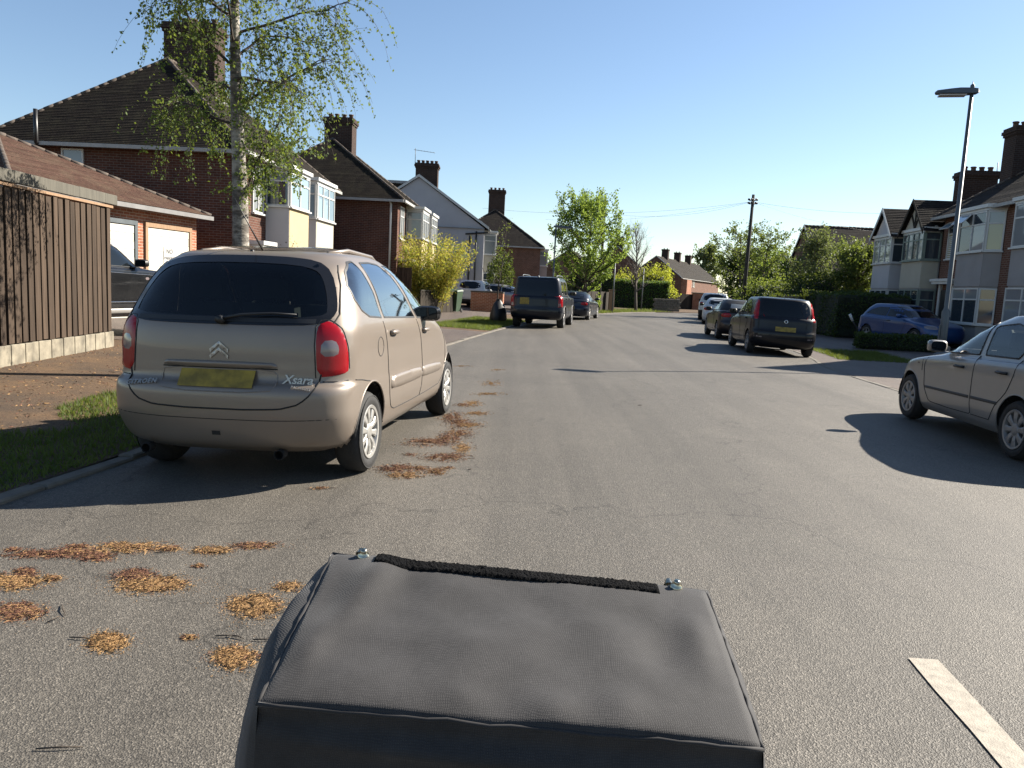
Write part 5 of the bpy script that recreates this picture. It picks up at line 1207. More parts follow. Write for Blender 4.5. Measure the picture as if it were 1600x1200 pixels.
for sg in (1, -1):
    lp = note.patch('tail_light', 'B', chaikin([(.675 * sg, .93), (.79 * sg, .92), (.78 * sg, 1.05), (.735 * sg, 1.25), (.70 * sg, 1.42), (.64 * sg, 1.42), (.665 * sg, 1.2)], 1), M['redlamp'], .016, .001, .04)
    v = 'R' if sg > 0 else 'L'; mirror(note, sg * .82, 2.62, 1.04, M['black'], sg)
    note.patch('bumper_reflector', 'B', [(.58 * sg, .46), (.76 * sg, .47), (.76 * sg, .50), (.58 * sg, .49)], M['clearlamp'], .008, .002, .06)
plate(note, 0, .70, .52, .12); note.line('bumper_gap', 'B', [(-.74, .63), (0, .61), (.74, .63)], .006, M['gap'])
l_, n_ = note.hit('B', 0, .90); MB().lathe([(.03, 0), (.045, .008), (.05, 0)], l_, n_, 14).build('badge', M['chrome'], note.root)
an = note.hit('T', 0, .55)[0]; MB().tube([an, an + Vector((0, -.1, .1))], .006, 5).build('aerial', M['black'], note.root)
wheels(note, (.62, 3.22), .835, .305, .185, .20, 'five', M['rimdull'])

# ---- dark convertible
P_PLUM = paint('dark plum paint', (.022, .015, .018), .3, .35, .4, .3)
cabr = gen_rings(4.1, .86, 1.40, .19, .50, .72, .93, .93, .98, 2.95, 2.2, .95, .55, .56, .85, .45, .06)
cab = Car('convertible_car', 'dark plum convertible with black soft top behind the dark hatchback', 'car', (7.75, 26.3, roadz(7.8, 27) - .01), .10, cabr, P_PLUM, 2.6, 2.4, 56, .045, tilt=.03, arches=[(.72, .31, .35), (3.25, .31, .35)], parts=[('soft_top', 'T', [(-.75, .62), (.75, .62), (.70, 2.2), (-.70, 2.2)], M['black']), ('soft_top', 'B', [(-.7, 1.03), (.7, 1.03), (.6, 1.42), (-.6, 1.42)], M['black'])])
cs_ = [[(1.15, 1.0), (2.72, .97), (2.45, 1.15), (2.15, 1.27), (1.6, 1.28), (1.25, 1.18)]]
finish(cab, cs_, chaikin([(-.46, 1.08), (.46, 1.08), (.40, 1.25), (-.40, 1.25)], 1), [(-.6, 1.0), (.6, 1.0), (.52, 1.28), (-.52, 1.28)], [[(1.45, .95), (1.42, .55), (1.45, .33), (2.6, .33), (2.8, .6), (2.8, .9)]], M['carglass'], None, ((1.65, .82),))
cab.patch('rear_window_blind', 'B', [(-.44, 1.09), (.44, 1.09), (.40, 1.23), (-.40, 1.23)], M['glass_curtain'], .008, .006, .1)
lamps(cab, chaikin([(.48, .78), (.80, .76), (.79, .90), (.50, .92)], 1), M['redlamp'])
for sg in (1, -1): mirror(cab, sg * .82, 2.45, .98, M['black'], sg)
wheels(cab, (.72, 3.25), .85, .31, .19, .21, 'five', M['rimdull']); plate(cab, 0, .62, .5, .11)

# ---- two white cars near the bend
P_WHITE = paint('white paint', (.74, .75, .76), 0, .35)
audr = gen_rings(4.3, .885, 1.42, .19, .50, .74, .95, .96, .97, 3.1, 2.25, .55, .16, .58, .85, .42, .06)
aud = Car('hatchback', 'white hatchback with dark rear window and red lamps, right side near the bend', 'car', (10.45, 40.0, -.06), .24, audr, P_WHITE, 2.6, 2.4, 50, .05, arches=[(.78, .31, .35), (3.35, .31, .35)], parts=[('rear_diffuser', 'B', [(-.7, .15), (.7, .15), (.62, .36), (-.62, .36)], M['trim'])])
as_ = [[(.62, 1.06), (1.75, 1.0), (1.75, 1.30), (1.2, 1.30), (.85, 1.2)], [(1.82, 1.0), (2.9, .97), (2.55, 1.18), (2.2, 1.30), (1.82, 1.31)]]
finish(aud, as_, chaikin([(-.62, 1.02), (.62, 1.02), (.50, 1.33), (-.50, 1.33)], 1), [(-.6, 1.0), (.6, 1.0), (.52, 1.3), (-.52, 1.3)], [[(1.78, .95), (1.75, .33), (2.7, .33), (2.95, .9)]], M['carglass'])
lamps(aud, chaikin([(.44, .74), (.82, .76), (.82, .88), (.62, .92), (.46, .86)], 1), M['redlamp'])
for sg in (1, -1): mirror(aud, sg * .86, 2.75, 1.0, M['black'], sg)
wheels(aud, (.78, 3.35), .875, .315, .2, .22, 'five', M['rimdull']); plate(aud, 0, .68, .5, .11)
suvr = gen_rings(4.5, .92, 1.68, .24, .60, .92, 1.12, 1.12, 1.12, 3.2, 2.5, .42, .12, .68, .8, .40, .05)
suv = Car('sport_utility_car', 'tall white car in front of the white hatchback at the bend', 'car', (11.75, 46.5, -.06), .30, suvr, P_WHITE, 2.8, 2.5, 50, .05, arches=[(.82, .35, .40), (3.48, .35, .40)], parts=[('sill_cladding', 'L', [(-.2, .1), (4.7, .1), (4.7, .66), (-.2, .66)], M['trim']), ('sill_cladding', 'R', [(-.2, .1), (4.7, .1), (4.7, .66), (-.2, .66)], M['trim'])])
finish(suv, [[(.55, 1.2), (1.75, 1.17), (1.75, 1.54), (1.0, 1.53), (.7, 1.45)], [(1.82, 1.17), (3.0, 1.14), (2.7, 1.38), (2.4, 1.53), (1.82, 1.55)]], chaikin([(-.66, 1.16), (.66, 1.16), (.58, 1.58), (-.58, 1.58)], 1), [(-.6, 1.2), (.6, 1.2), (.52, 1.5), (-.52, 1.5)], [], M['carglass'])
lamps(suv, chaikin([(.62, .95), (.84, .95), (.82, 1.12), (.64, 1.12)], 1), M['redlamp'])
for sg in (1, -1): mirror(suv, sg * .9, 2.85, 1.2, M['black'], sg)
wheels(suv, (.82, 3.48), .91, .35, .22, .24, 'five', M['rimdull'])

# ---- dark blue off-roader, left
P_NAVY = paint('dark navy paint', (.007, .010, .020), .2, .35, .4, .2)
disr = gen_rings(4.83, .955, 1.89, .32, .62, 1.02, 1.18, 1.15, 1.15, 3.45, 2.75, .22, .08, .76, .55, .30, .03)
dis = Car('off_road_car', 'dark blue boxy off-roader with tall red rear lamps on the left', 'car', (.72, 28.15, roadz(1.0, 28.5) - .01), .17, disr, P_NAVY, 4.2, 3.2, 60, .05, tilt=-.01, arches=[(.98, .38, .43), (3.87, .38, .43)], parts=[('tailgate', 'B', [(-.80, .72), (.80, .72), (.74, 1.80), (-.74, 1.80)], None)])
ds_ = [[(.35, 1.24), (1.15, 1.22), (1.15, 1.70), (.45, 1.71)], [(1.22, 1.22), (2.22, 1.20), (2.22, 1.70), (1.22, 1.71)], [(2.30, 1.20), (3.28, 1.18), (2.95, 1.50), (2.70, 1.67), (2.30, 1.70)]]
finish(dis, ds_, [(-.72, 1.18), (.72, 1.18), (.68, 1.72), (-.68, 1.72)], [(-.7, 1.25), (.7, 1.25), (.62, 1.72), (-.62, 1.72)], [[(1.18, 1.18), (1.18, .8), (1.40, .5), (2.24, .45), (2.26, 1.18)], [(2.26, .45), (3.2, .45), (3.38, .8), (3.34, 1.15)]], M['carglass'], None, ((1.4, 1.08), (2.45, 1.07)))
for sg in (1, -1):
    lp = dis.patch('tail_light', 'B', [(.80 * sg, .78), (.915 * sg, .79), (.91 * sg, 1.22), (.82 * sg, 1.22)], M['redlamp'], .014, .002, .05); dis.patch('clear_lens', 'B', [(.815 * sg, .80), (.905 * sg, .81), (.905 * sg, .93), (.815 * sg, .92)], M['clearlamp'], .018, .012, .05, lp)
    v = 'R' if sg > 0 else 'L'; dis.patch('tail_light_side', v, [(.10, .80), (.26, .80), (.24, 1.20), (.10, 1.20)], M['redlamp'], .012, .002, .06, lp); mirror(dis, sg * .93, 3.0, 1.26, M['black'], sg, sx=1.2)
    for ay in (.98, 3.87): dis.line('arch_lip', v, [(ay + .44 * math.cos(t), .38 + .44 * math.sin(t)) for t in np.linspace(-.1, PI + .1, 24)], .02, M['trim'])
    MB().tube([(sg * .62, .6, 1.885), (sg * .64, 1.0, 1.93), (sg * .64, 2.3, 1.93), (sg * .62, 2.7, 1.88)], .018, 6).build('roof_rail', M['galv'], dis.root)
plate(dis, -.42, .98, .34, .24); wheels(dis, (.98, 3.87), .945, .37, .25, .24, 'five', M['rimdull'])
an = dis.hit('T', 0, .4)[0]; MB().lathe([(.0, .06), (.02, .05), (.04, 0)], an, (0, 0, 1), 8).build('roof_aerial', M['galv'], dis.root)
# ---- dark saloon beyond it
P_BLUEBLK = paint('blue black paint', (.014, .020, .036), .4, .3, .5, .3)
salr = gen_rings(4.5, .90, 1.39, .18, .5, .72, .93, .93, .96, 3.05, 2.2, 1.15, .55, .56, .85, .45, .06)
sal = Car('saloon_car', 'low dark blue saloon parked beyond the off-roader', 'car', (2.55, 37.4, roadz(2.6, 38)), .24, salr, P_BLUEBLK, 2.6, 2.4, 50, .05, arches=[(.85, .32, .36), (3.6, .32, .36)])
finish(sal, [[(1.0, 1.0), (1.85, .98), (1.85, 1.27), (1.45, 1.26), (1.15, 1.14)], [(1.92, .98), (2.85, .96), (2.5, 1.16), (2.2, 1.27), (1.92, 1.28)]], chaikin([(-.58, 1.03), (.58, 1.03), (.50, 1.29), (-.50, 1.29)], 1), [(-.6, 1.0), (.6, 1.0), (.52, 1.28), (-.52, 1.28)], [[(1.88, .95), (1.85, .35), (2.8, .35), (3.0, .9)]], M['carglass'])
lamps(sal, chaikin([(.52, .74), (.84, .72), (.83, .86), (.55, .88)], 1), M['redlamp'])
for sg in (1, -1): mirror(sal, sg * .86, 2.65, 1.0, M['black'], sg)
wheels(sal, (.85, 3.6), .89, .32, .2, .23, 'ten', M['rimsilver']); plate(sal, 0, .6, .5, .11)
# ---- white car and silver car on the left drives
wh = Car('sport_utility_car', 'white car in the drive beside the bamboo clump', 'car', (-2.72, 44.3, .05), .18, gen_rings(4.4, .9, 1.62, .24, .6, .92, 1.1, 1.08, 1.08, 3.2, 2.4, .4, .12, .66, .8, .4, .05), P_WHITE, 2.7, 2.5, 46, .055, arches=[(.8, .34, .39), (3.45, .34, .39)], parts=[('lower_cladding', 'B', [(-1, .1), (1, .1), (1, .5), (-1, .5)], M['trim'])])
finish(wh, [[(.6, 1.16), (1.75, 1.13), (1.75, 1.48), (1.0, 1.47)], [(1.82, 1.13), (3.0, 1.1), (2.6, 1.36), (2.3, 1.48), (1.82, 1.49)]], chaikin([(-.64, 1.12), (.64, 1.12), (.56, 1.52), (-.56, 1.52)], 1), [(-.6, 1.15), (.6, 1.15), (.52, 1.45), (-.52, 1.45)], [], M['carglass'])
lamps(wh, chaikin([(.50, .86), (.86, .88), (.85, 1.02), (.56, 1.0)], 1), M['redlamp']); wheels(wh, (.8, 3.45), .89, .34, .21, .23, 'five', M['rimdull'])
for sg in (1, -1): mirror(wh, sg * .88, 2.8, 1.14, M['black'], sg)
P_SIL2 = paint('pale silver paint', (.42, .42, .44), .5, .3)
sc = Car('hatchback', 'silver car behind the low brick garden wall', 'car', (-2.6, 47.3, .08), PI / 2 + .1, gen_rings(4.3, .88, 1.46, .19, .5, .74, .96, .97, .97, 3.1, 2.2, .5, .15, .58, .85, .42, .06), P_SIL2, 2.6, 2.4, 46, .055, arches=[(.78, .31, .35), (3.35, .31, .35)])
finish(sc, as_, chaikin([(-.62, 1.02), (.62, 1.02), (.50, 1.33), (-.50, 1.33)], 1), [(-.64, 1.0), (.64, 1.0), (.54, 1.34), (-.54, 1.34)], [], M['carglass']); wheels(sc, (.78, 3.35), .87, .31, .2, .22, 'five', M['rimdull'])
# ---- blue hatchback on the right drive (nose towards the camera side, right)
P_BLUE = paint('bright blue paint', (.006, .062, .22), .2, .3, .4, .3)
blu = Car('hatchback', 'bright blue hatchback in the right hand drive, half in shade', 'car', (13.9, 30.3, .03), math.radians(169), gen_rings(4.2, .87, 1.46, .19, .5, .74, .96, .96, .95, 3.05, 2.2, .5, .14, .58, .85, .42, .06), P_BLUE, 2.6, 2.4, 56, .045, arches=[(.78, .31, .35), (3.38, .31, .35)])
finish(blu, as_, chaikin([(-.62, 1.02), (.62, 1.02), (.50, 1.33), (-.50, 1.33)], 1), [(-.66, 1.0), (.66, 1.0), (.54, 1.36), (-.54, 1.36)], [[(1.78, .95), (1.75, .33), (2.7, .33), (2.95, .9)]], M['carglass'], None, ((2.0, .84),)); wheels(blu, (.78, 3.38), .86, .31, .19, .21, 'five', M['rimdull'])
for sg in (1, -1): blu.patch('headlight', 'F', chaikin([(.46 * sg, .62), (.78 * sg, .64), (.77 * sg, .76), (.48 * sg, .76)], 1), M['clearlamp'], .006, .002, .05); mirror(blu, sg * .86, 2.65, 1.0, P_BLUE, sg)
# ---- black off-roader behind the fence
P_BLACK = paint('black paint', (.008, .008, .009), .2, .25, .5, .3)
rrs = Car('off_road_car', 'black off-roader with red side vent between the fence and the garage', 'car', (-8.62, 11.9, .16), .205, gen_rings(4.8, .95, 1.82, .34, .62, 1.10, 1.27, 1.22, 1.2, 3.40, 2.65, .3, .1, .72, .55, .32, .03), P_BLACK, 3.6, 3.0, 70, .04, arches=[(.98, .38, .43), (3.87, .38, .43)])
finish(rrs, [[(.4, 1.30), (1.2, 1.28), (1.2, 1.66), (.55, 1.66)], [(1.27, 1.28), (2.25, 1.27), (2.25, 1.67), (1.27, 1.68)], [(2.33, 1.27), (3.22, 1.25), (2.95, 1.44), (2.68, 1.60), (2.33, 1.66)]], None, [(-.7, 1.33), (.7, 1.33), (.62, 1.66), (-.62, 1.66)], [[(2.29, .46), (3.22, .46), (3.36, .8), (3.30, 1.22)]], M['carglass'])
for v in 'RL':
    sg = 1 if v == 'R' else -1; mirror(rrs, sg * .92, 2.98, 1.32, M['black'], sg, sx=1.3)
    rrs.patch('side_vent', v, [(3.50, 1.02), (3.90, 1.02), (3.90, 1.075), (3.50, 1.075)], M['redlamp'], .014, .004, .05); rrs.line('belt_strip', v, [(.5, 1.17), (2.0, 1.16), (4.3, 1.10)], .008, M['chrome'])
    rrs.line('sill_strip', v, [(1.4, .62), (3.4, .62)], .012, M['chrome']); rrs.patch('side_step', v, [(1.4, .42), (3.35, .42), (3.35, .50), (1.4, .50)], M['rimsilver'], .03, .01, .06)
    rrs.patch('indicator', v, chaikin([(3.2, 1.03), (3.30, 1.03), (3.30, 1.08), (3.2, 1.08)], 1), M['clearlamp'], .01, .002, .05)
wheels(rrs, (.98, 3.87), .94, .38, .25, .26, 'ten', M['rimsilver'])
# ------------------------------------------------------------------ street furniture
def lamp_post(name, label, base, H, arm, armdir, r):
    root = empty(name, base, 0, None, label, 'street lamp'); a = Vector((math.cos(armdir), math.sin(armdir), 0)); s = Vector((-a.y, a.x, 0))
    MB().tube([(0, 0, -.1), (0, 0, 1.35), (0, 0, 1.42), (0, 0, H - .12)], [r * 1.35, r * 1.32, r * .78, r * .62], 14).build('column', M['galv'], root)
    door = MB(); door.obox(a * (r * 1.3) - s * .05 + Vector((0, 0, .5)), s * .1, a * .012, (0, 0, .55)); door.build('access_door', M['galv'], root)
    hd = MB(); prof = ((-.14, .05, .03, .0), (-.10, .10, .075, -.02), (.05, .13, .085, -.03), (.25, .15, .085, -.035), (.42, .145, .07, -.03), (arm - .03, .09, .045, -.02), (arm, .03, .02, .0)); vs_ = []
    for (t, w, up, dn) in prof: vs_ += [a * t - s * w + Vector((0, 0, dn)), a * t - s * w * .75 + Vector((0, 0, up)), a * t + s * w * .75 + Vector((0, 0, up)), a * t + s * w + Vector((0, 0, dn))]
    vs_ = [p + Vector((0, 0, H - .08)) for p in vs_]; fs = [(4 * i + k, 4 * i + (k + 1) % 4, 4 * i + 4 + (k + 1) % 4, 4 * i + 4 + k) for i in range(len(prof) - 1) for k in range(4)] + [(3, 2, 1, 0), tuple(range(4 * len(prof) - 4, 4 * len(prof)))]
    h_ = hd.add(vs_, fs, False).build('lantern', M['galv'], root)
    gl_ = MB(); gl_.obox(a * .12 - s * .11 + Vector((0, 0, H - .15)), a * (arm - .2), s * .22, (0, 0, .025)); gl_.build('lantern_glass', M['signwhite'], h_)
    MB().lathe([(.045, 0), (.045, .07), (.03, .09), (.012, .10), (.006, .16), (0, .17)], (0, 0, H), (0, 0, 1), 10).build('photocell', M['galv'], h_)
    return root
lamp_post('street_lamp', 'tall grey street lamp behind the silver grey hatchback on the right', (9.55, 17.4, -.02), 6.12, .72, PI - .25, .062)
lamp_post('street_lamp', 'far street lamp in front of the light green street tree', (2.05, 44.8, 0), 4.95, .95, -.15, .07)
def cable(a, b, sag, r=.012):
    a, b = Vector(a), Vector(b); return [a.lerp(b, t) - Vector((0, 0, sag * 4 * t * (1 - t))) for t in np.linspace(0, 1, 16)]
tp = empty('telegraph_pole', (13.3, 46.0, 0), 0, None, 'tall dark wooden telegraph pole with insulators on the right', 'pole'); tp.rotation_euler = (0, .012, 0)
MB().tube([(0, 0, -.2), (0, 0, 3.5), (0, 0, 7.35)], [.12, .11, .085], 10).build('pole', M['polewood'], tp)
hw_ = MB()
for z_ in (6.82, 7.02):
    for a_ in np.linspace(0, 2 * PI, 6, endpoint=False): hw_.lathe([(.0, 0), (.055, 0), (.065, .05), (.04, .10), (0, .11)], (math.cos(a_) * .24, math.sin(a_) * .24, z_), (0, 0, 1), 8); hw_.tube([(0, 0, z_), (math.cos(a_) * .24, math.sin(a_) * .24, z_)], .014, 4)
hw_.build('insulators', M['black'], tp)
top = Vector((13.35, 46, 6.95))
for (b, lb) in (((-2.5, 52, 6.4), 'thin overhead cable from the telegraph pole to the pale gabled house'), ((2.3, 72, 7.6), 'thin overhead cable from the telegraph pole to the far brick house'), ((24.0, 39.0, 6.5), 'thin overhead cable from the telegraph pole to the right hand terrace'), ((5.9, 54.2, 6.7), 'thin overhead cable between the telegraph pole and the far slim pole'), ((30, 60, 6.9), 'thin overhead cable from the telegraph pole to the dark building')):
    tag(MB().tube(cable(top, b, .5), .005, 4).build('overhead_cable', M['black']), lb, 'cable')
sp = empty('slim_pole', (5.75, 54.3, 0), 0, None, 'slim dark pole rising behind the light green street tree', 'pole'); MB().tube([(0, 0, -.1), (0, 0, 4), (0, 0, 6.9)], [.10, .09, .07], 8).build('pole', M['polewood'], sp); MB().lathe([(.08, 0), (.09, .1), (.0, .14)], (0, 0, 6.85), (0, 0, 1), 8).build('pole_cap', M['polewood'], sp)
for (x_, y_, h_, lb) in ((6.6, 53.5, 3.6, 'slim grey post at the bend left of the bare tree'), (9.9, 61.8, 3.3, 'slim dark sign post beside the bare tree')):
    po = empty('sign_post', (x_, y_, 0), 0, None, lb, 'post'); MB().tube([(0, 0, -.1), (0, 0, h_)], .045, 8).build('post', M['galv'], po); MB().box(-.05, .05, -.02, .02, h_ - .55, h_ - .02).build('sign_plate', M['wooddark'], po)
# low brick garden wall, left
bwl = empty('garden_wall', (-2.15, 40.9, .02), -.24, None, 'low orange red brick garden wall with dark coping, left', 'wall')
MB().box(0, 1.5, 0, .24, -.1, 1.0).build('wall_face', M['brick_light'], bwl, True); MB().box(-.02, 1.52, -.02, .26, 1.001, 1.07).build('coping', M['brick_chim'], bwl); MB().box(-.24, -.004, 0, 5.5, -.1, 1.0).build('side_wall', M['brick_light'], bwl, True); MB().box(-.26, -.005, -.02, 5.5, 1.001, 1.07).build('coping', M['brick_chim'], bwl)
bw2 = empty('garden_wall', (11.1, 63.2, .02), .35, None, 'low pale stone wall below the conifer hedge at the bend', 'wall')
for r_ in range(5):
    for k in range(7): MB().box(k * .34 + (r_ % 2) * .12, k * .34 + .32 + (r_ % 2) * .12, -.12 + random.uniform(-.015, .015), .12, r_ * .2, r_ * .2 + .19, .012).build('stone', M['kerb'], bw2)
# dark close fences, left, and far
def panel_fence(name, label, a, b, h, mat, n, cap=True):
    a, b = Vector(a), Vector(b); d = b - a; root = empty(name, a, math.atan2(d.y, d.x), None, label, 'fence'); w = d.length / n
    me = MB().box(.004, w - .006, -.012, .012, 0, h, .003); me = make_mesh('fence_board', me.v, me.f, mat)
    for k in range(n):
        o = link(bpy.data.objects.new('fence_board', me), root); o.location = (k * w, random.uniform(-.006, .006), random.uniform(-.01, .01))
    if cap: MB().box(0, d.length, -.03, .03, h + .012, h + .05).build('capping_rail', M['woodgrey'], root)
    MB().box(0, d.length, .016, .05, h * .3, h * .3 + .08).build('rail', mat, root); return root
panel_fence('low_fence', 'low dark wooden fence below the bamboo clump', (-4.15, 33.9, 0), (-2.95, 36.9, 0), 1.02, M['wooddark'], 22)
panel_fence('low_fence', 'brownish high side fence beside the bamboo clump', (-5.3, 34.6, 0), (-4.6, 34.2, 0), 2.0, M['wood'], 6, False)
panel_fence('low_fence', 'dark garden fence under the light green street tree', (4.0, 50.5, 0), (7.2, 57.5, 0), 1.35, M['wooddark'], 30, False)
panel_fence('low_fence', 'far dark fence right of the conifer hedge', (14.0, 72.5, 0), (22.0, 78.0, 0), 1.5, M['wooddark'], 34, False)
gp = empty('gate_post', (6.75, 55.6, 0), 0, None, 'pale tan gate post at the end of the dark garden fence', 'post'); MB().box(-.18, .18, -.18, .18, -.1, 1.45, .01).build('shaft', M['woodtan'], gp); MB().box(-.22, .22, -.22, .22, 1.451, 1.53, .02).build('post_cap', M['woodtan'], gp)
gp = empty('gate_post', (17.2, 74.4, 0), 0, None, 'pale orange brick pier in the far dark fence', 'pier'); MB().box(-.5, .5, -.2, .2, -.1, 1.6).build('shaft', M['brick_light'], gp, True); MB().box(-.55, .55, -.25, .25, 1.601, 1.7, .02).build('pier_cap', M['concrete'], gp)
# wheelie bin
M['binbody'] = pm('green bin plastic', (.035, .075, .035), .5, var=.15)
wb = empty('wheelie_bin', (-2.93, 37.2, .04), -.35, None, 'dark green wheelie bin at the end of the low fence', 'bin')
m_ = MB(); m_.add([(-.2, -.24, .06), (.2, -.24, .06), (.2, .22, .06), (-.2, .22, .06), (-.28, -.32, .98), (.28, -.32, .98), (.28, .34, .98), (-.28, .34, .98)], [(3, 2, 1, 0), (4, 5, 6, 7), (0, 1, 5, 4), (1, 2, 6, 5), (2, 3, 7, 6), (3, 0, 4, 7)]); m_.build('bin_body', M['binbody'], wb)
MB().add([(-.30, -.35, .99), (.30, -.35, .99), (.30, .38, 1.03), (-.30, .38, 1.03), (-.26, -.30, 1.05), (.26, -.30, 1.05), (.26, .3, 1.10), (-.26, .3, 1.10)], [(3, 2, 1, 0), (4, 5, 6, 7), (0, 1, 5, 4), (1, 2, 6, 5), (2, 3, 7, 6), (3, 0, 4, 7)]).build('lid', M['binbody'], wb)
for sg in (-1, 1): MB().lathe([(.0, -.02), (.09, -.02), (.10, 0), (.09, .02), (0, .02)], (sg * .25, .28, .10), (1, 0, 0), 14).build('wheel', M['rubber'], wb)
MB().tube([(-.2, .42, .98), (.2, .42, .98)], .016, 6).build('handle', M['binbody'], wb)
# sapling with black watering bag
sb = empty('tree_sack', (-.70, 31.0, .0), 0, None, 'black watering bag wrapped round the sapling on the verge', 'bag')
vs_, fs = [], []; nu = 18
for j, (z_, r_) in enumerate(((0, .30), (.12, .34), (.3, .325), (.5, .28), (.68, .21), (.80, .12), (.86, .07), (.90, .09))):
    for i in range(nu):
        a_ = 2 * PI * i / nu; q = r_ * (1 + .10 * math.sin(3 * a_ + j * .5) + .05 * noise.noise((math.cos(a_) * 2, math.sin(a_) * 2, z_ * 4))); vs_.append((math.cos(a_) * q, math.sin(a_) * q, z_))
for j in range(7):
    for i in range(nu): fs.append((j * nu + i, j * nu + (i + 1) % nu, (j + 1) * nu + (i + 1) % nu, (j + 1) * nu + i))
obj('bag_body', vs_, fs, M['black'], sb, True); MB().tube([(.085 * math.cos(t), .085 * math.sin(t), .85 + .008 * math.sin(3 * t)) for t in np.linspace(0, 2 * PI, 16)], .014, 5).build('tie', M['black'], sb)
tree('sapling', 'thin staked sapling growing out of the black watering bag', (-.70, 31.0, 0), 4.3, .028, .3, .55, 9, 3, 160, .07, M['leaf_mid'], M['bark'], 61, .8, .35, (0, 0, .4))
# white bent handle in the dark planting (right)
wm = empty('bent_post', (11.15, 25.9, .0), 0, None, 'small white topped bent post in the dark planting on the right', 'post')
MB().tube([(.25, 0, -.05), (.22, 0, .55), (.10, 0, .72), (.0, 0, .86)], .028, 8).build('stem', M['black'], wm); MB().tube([(.02, 0, .83), (-.09, 0, 1.05)], .045, 8).build('white_top', M['white'], wm)

# ------------------------------------------------------------------ fallen catkins and needles on the road
def litter(name, label, patches, seed):
    rg = np.random.default_rng(seed); V_, F_, MI = [], [], []
    for (u, v, du, dv, n, tan, rot) in patches:
        c = ground(u, v, -.05); ex = ground(u + du, v, -.05) - c; ey = ground(u, v - dv, -.05) - c
        for k in range(int(n * 2.6)):
            r_ = abs(rg.normal(0, .6)); a = rg.uniform(0, 2 * PI)
            if r_ > 1.6: continue
            if noise.noise((u * .37 + math.cos(a) * r_ * 2.2, v * .41 + math.sin(a) * r_ * 1.4, seed)) < -.12 - .25 * rg.uniform(): continue
            p = c + ex * (r_ * math.cos(a)) + ey * (r_ * math.sin(a)); p.z = roadz(p.x, p.y) + .004 + max(0, (1 - r_)) * .007 * rg.uniform(0, 1) 
            th = rg.normal(rot, .9); ln = rg.uniform(.005, .017); w = rg.uniform(.0010, .0024); d = Vector((math.cos(th), math.sin(th), rg.normal(0, .18))) * ln; s = Vector((-math.sin(th), math.cos(th), 0)) * w; up = Vector((0, 0, w * 1.6)); i = len(V_)
            V_ += [p - d, p - s, p + up, p + s, p + d]; F_ += [(i, i + 1, i + 2), (i, i + 2, i + 3), (i + 4, i + 2, i + 1), (i + 4, i + 3, i + 2)]; q = 0 if rg.uniform() < tan else 1; MI += [q] * 4
        for k in range(int(n * 2.5)):
            r_ = abs(rg.normal(0, .8)); a = rg.uniform(0, 2 * PI); p = c + ex * (r_ * math.cos(a) + rg.normal(0, .15)) + ey * (r_ * math.sin(a) + rg.normal(0, .15)); p.z = roadz(p.x, p.y) + .0025; th = rg.uniform(0, PI); l_ = rg.uniform(.0015, .005); d = Vector((math.cos(th), math.sin(th), 0)) * l_; s = Vector((-math.sin(th), math.cos(th), 0)) * l_ * .45; i = len(V_)
            V_ += [p - d, p + s, p + d, p - s]; F_.append((i, i + 3, i + 2, i + 1)); MI.append(0 if rg.uniform() < tan * .8 + .15 else 1)
    me = make_mesh(name, V_, F_, M['cat_tan']); me.materials.append(M['cat_brown']); me.polygons.foreach_set('material_index', MI); return tag(link(bpy.data.objects.new(name, me)), label, 'litter', kind='stuff')
M['cat_tan'] = pm('tan catkin', (.38, .22, .085), .9, var=.35, vscale=60); M['cat_brown'] = pm('brown catkin', (.16, .066, .035), .9, var=.4, vscale=60)
litter('fallen_catkins', 'tan and brown fallen catkins scattered on the near left road', [
    (70, 866, 60, 6, 700, .15, 0), (110, 864, 40, 5, 400, .35, 0), (150, 872, 26, 6, 420, .15, .2), (200, 858, 52, 8, 900, .75, .3), (265, 861, 16, 4, 160, .6, 0), (20, 858, 14, 3, 80, .2, 0),
    (330, 865, 28, 6, 420, .85, 0), (398, 858, 36, 5, 420, .35, .4), (20, 910, 40, 11, 900, .8, .2), (40, 896, 16, 7, 320, .15, 0), (80, 906, 14, 5, 160, .7, 0), (210, 902, 26, 8, 600, .15, .2), (238, 918, 46, 11, 1500, .85, 0), (30, 958, 34, 12, 900, .3, .5),
    (398, 955, 34, 15, 1500, .9, .2), (450, 925, 20, 7, 240, .8, .4), (168, 1010, 26, 13, 800, .95, 0), (366, 1037, 26, 14, 1100, .85, .3), (415, 1038, 12, 3, 60, .1, 0), (310, 890, 10, 3, 50, .5, 0), (120, 855, 24, 4, 140, .3, .2), (500, 767, 16, 2, 60, .6, 0), (295, 1005, 12, 4, 60, .6, 0)], 71)
litter('fallen_catkins', 'brown and orange fallen catkins along the road beside the beige car', [
    (620, 737, 26, 6, 700, .15, 0), (632, 748, 24, 5, 600, .7, 0), (655, 738, 18, 4, 220, .3, 0), (682, 743, 15, 5, 340, .5, 0), (695, 720, 30, 6, 800, .25, .2), (722, 706, 14, 8, 420, .8, .6), (668, 695, 36, 6, 900, .2, .3), (700, 690, 20, 8, 700, .2, .2), (716, 682, 22, 8, 600, .3, .3), (730, 669, 26, 5, 480, .7, .3),
    (706, 655, 18, 8, 700, .2, .2), (718, 664, 20, 7, 520, .25, .2), (745, 650, 20, 4, 300, .7, .1), (722, 636, 12, 3, 160, .3, 0), (738, 634, 14, 5, 320, .8, .5), (762, 619, 26, 2.5, 240, .85, 0), (768, 602, 16, 5, 280, .8, .3), (776, 580, 12, 2, 90, .8, 0), (722, 573, 14, 1.6, 90, .85, 0), (640, 715, 16, 3, 60, .2, 0), (700, 737, 12, 2, 60, .3, 0)], 72)
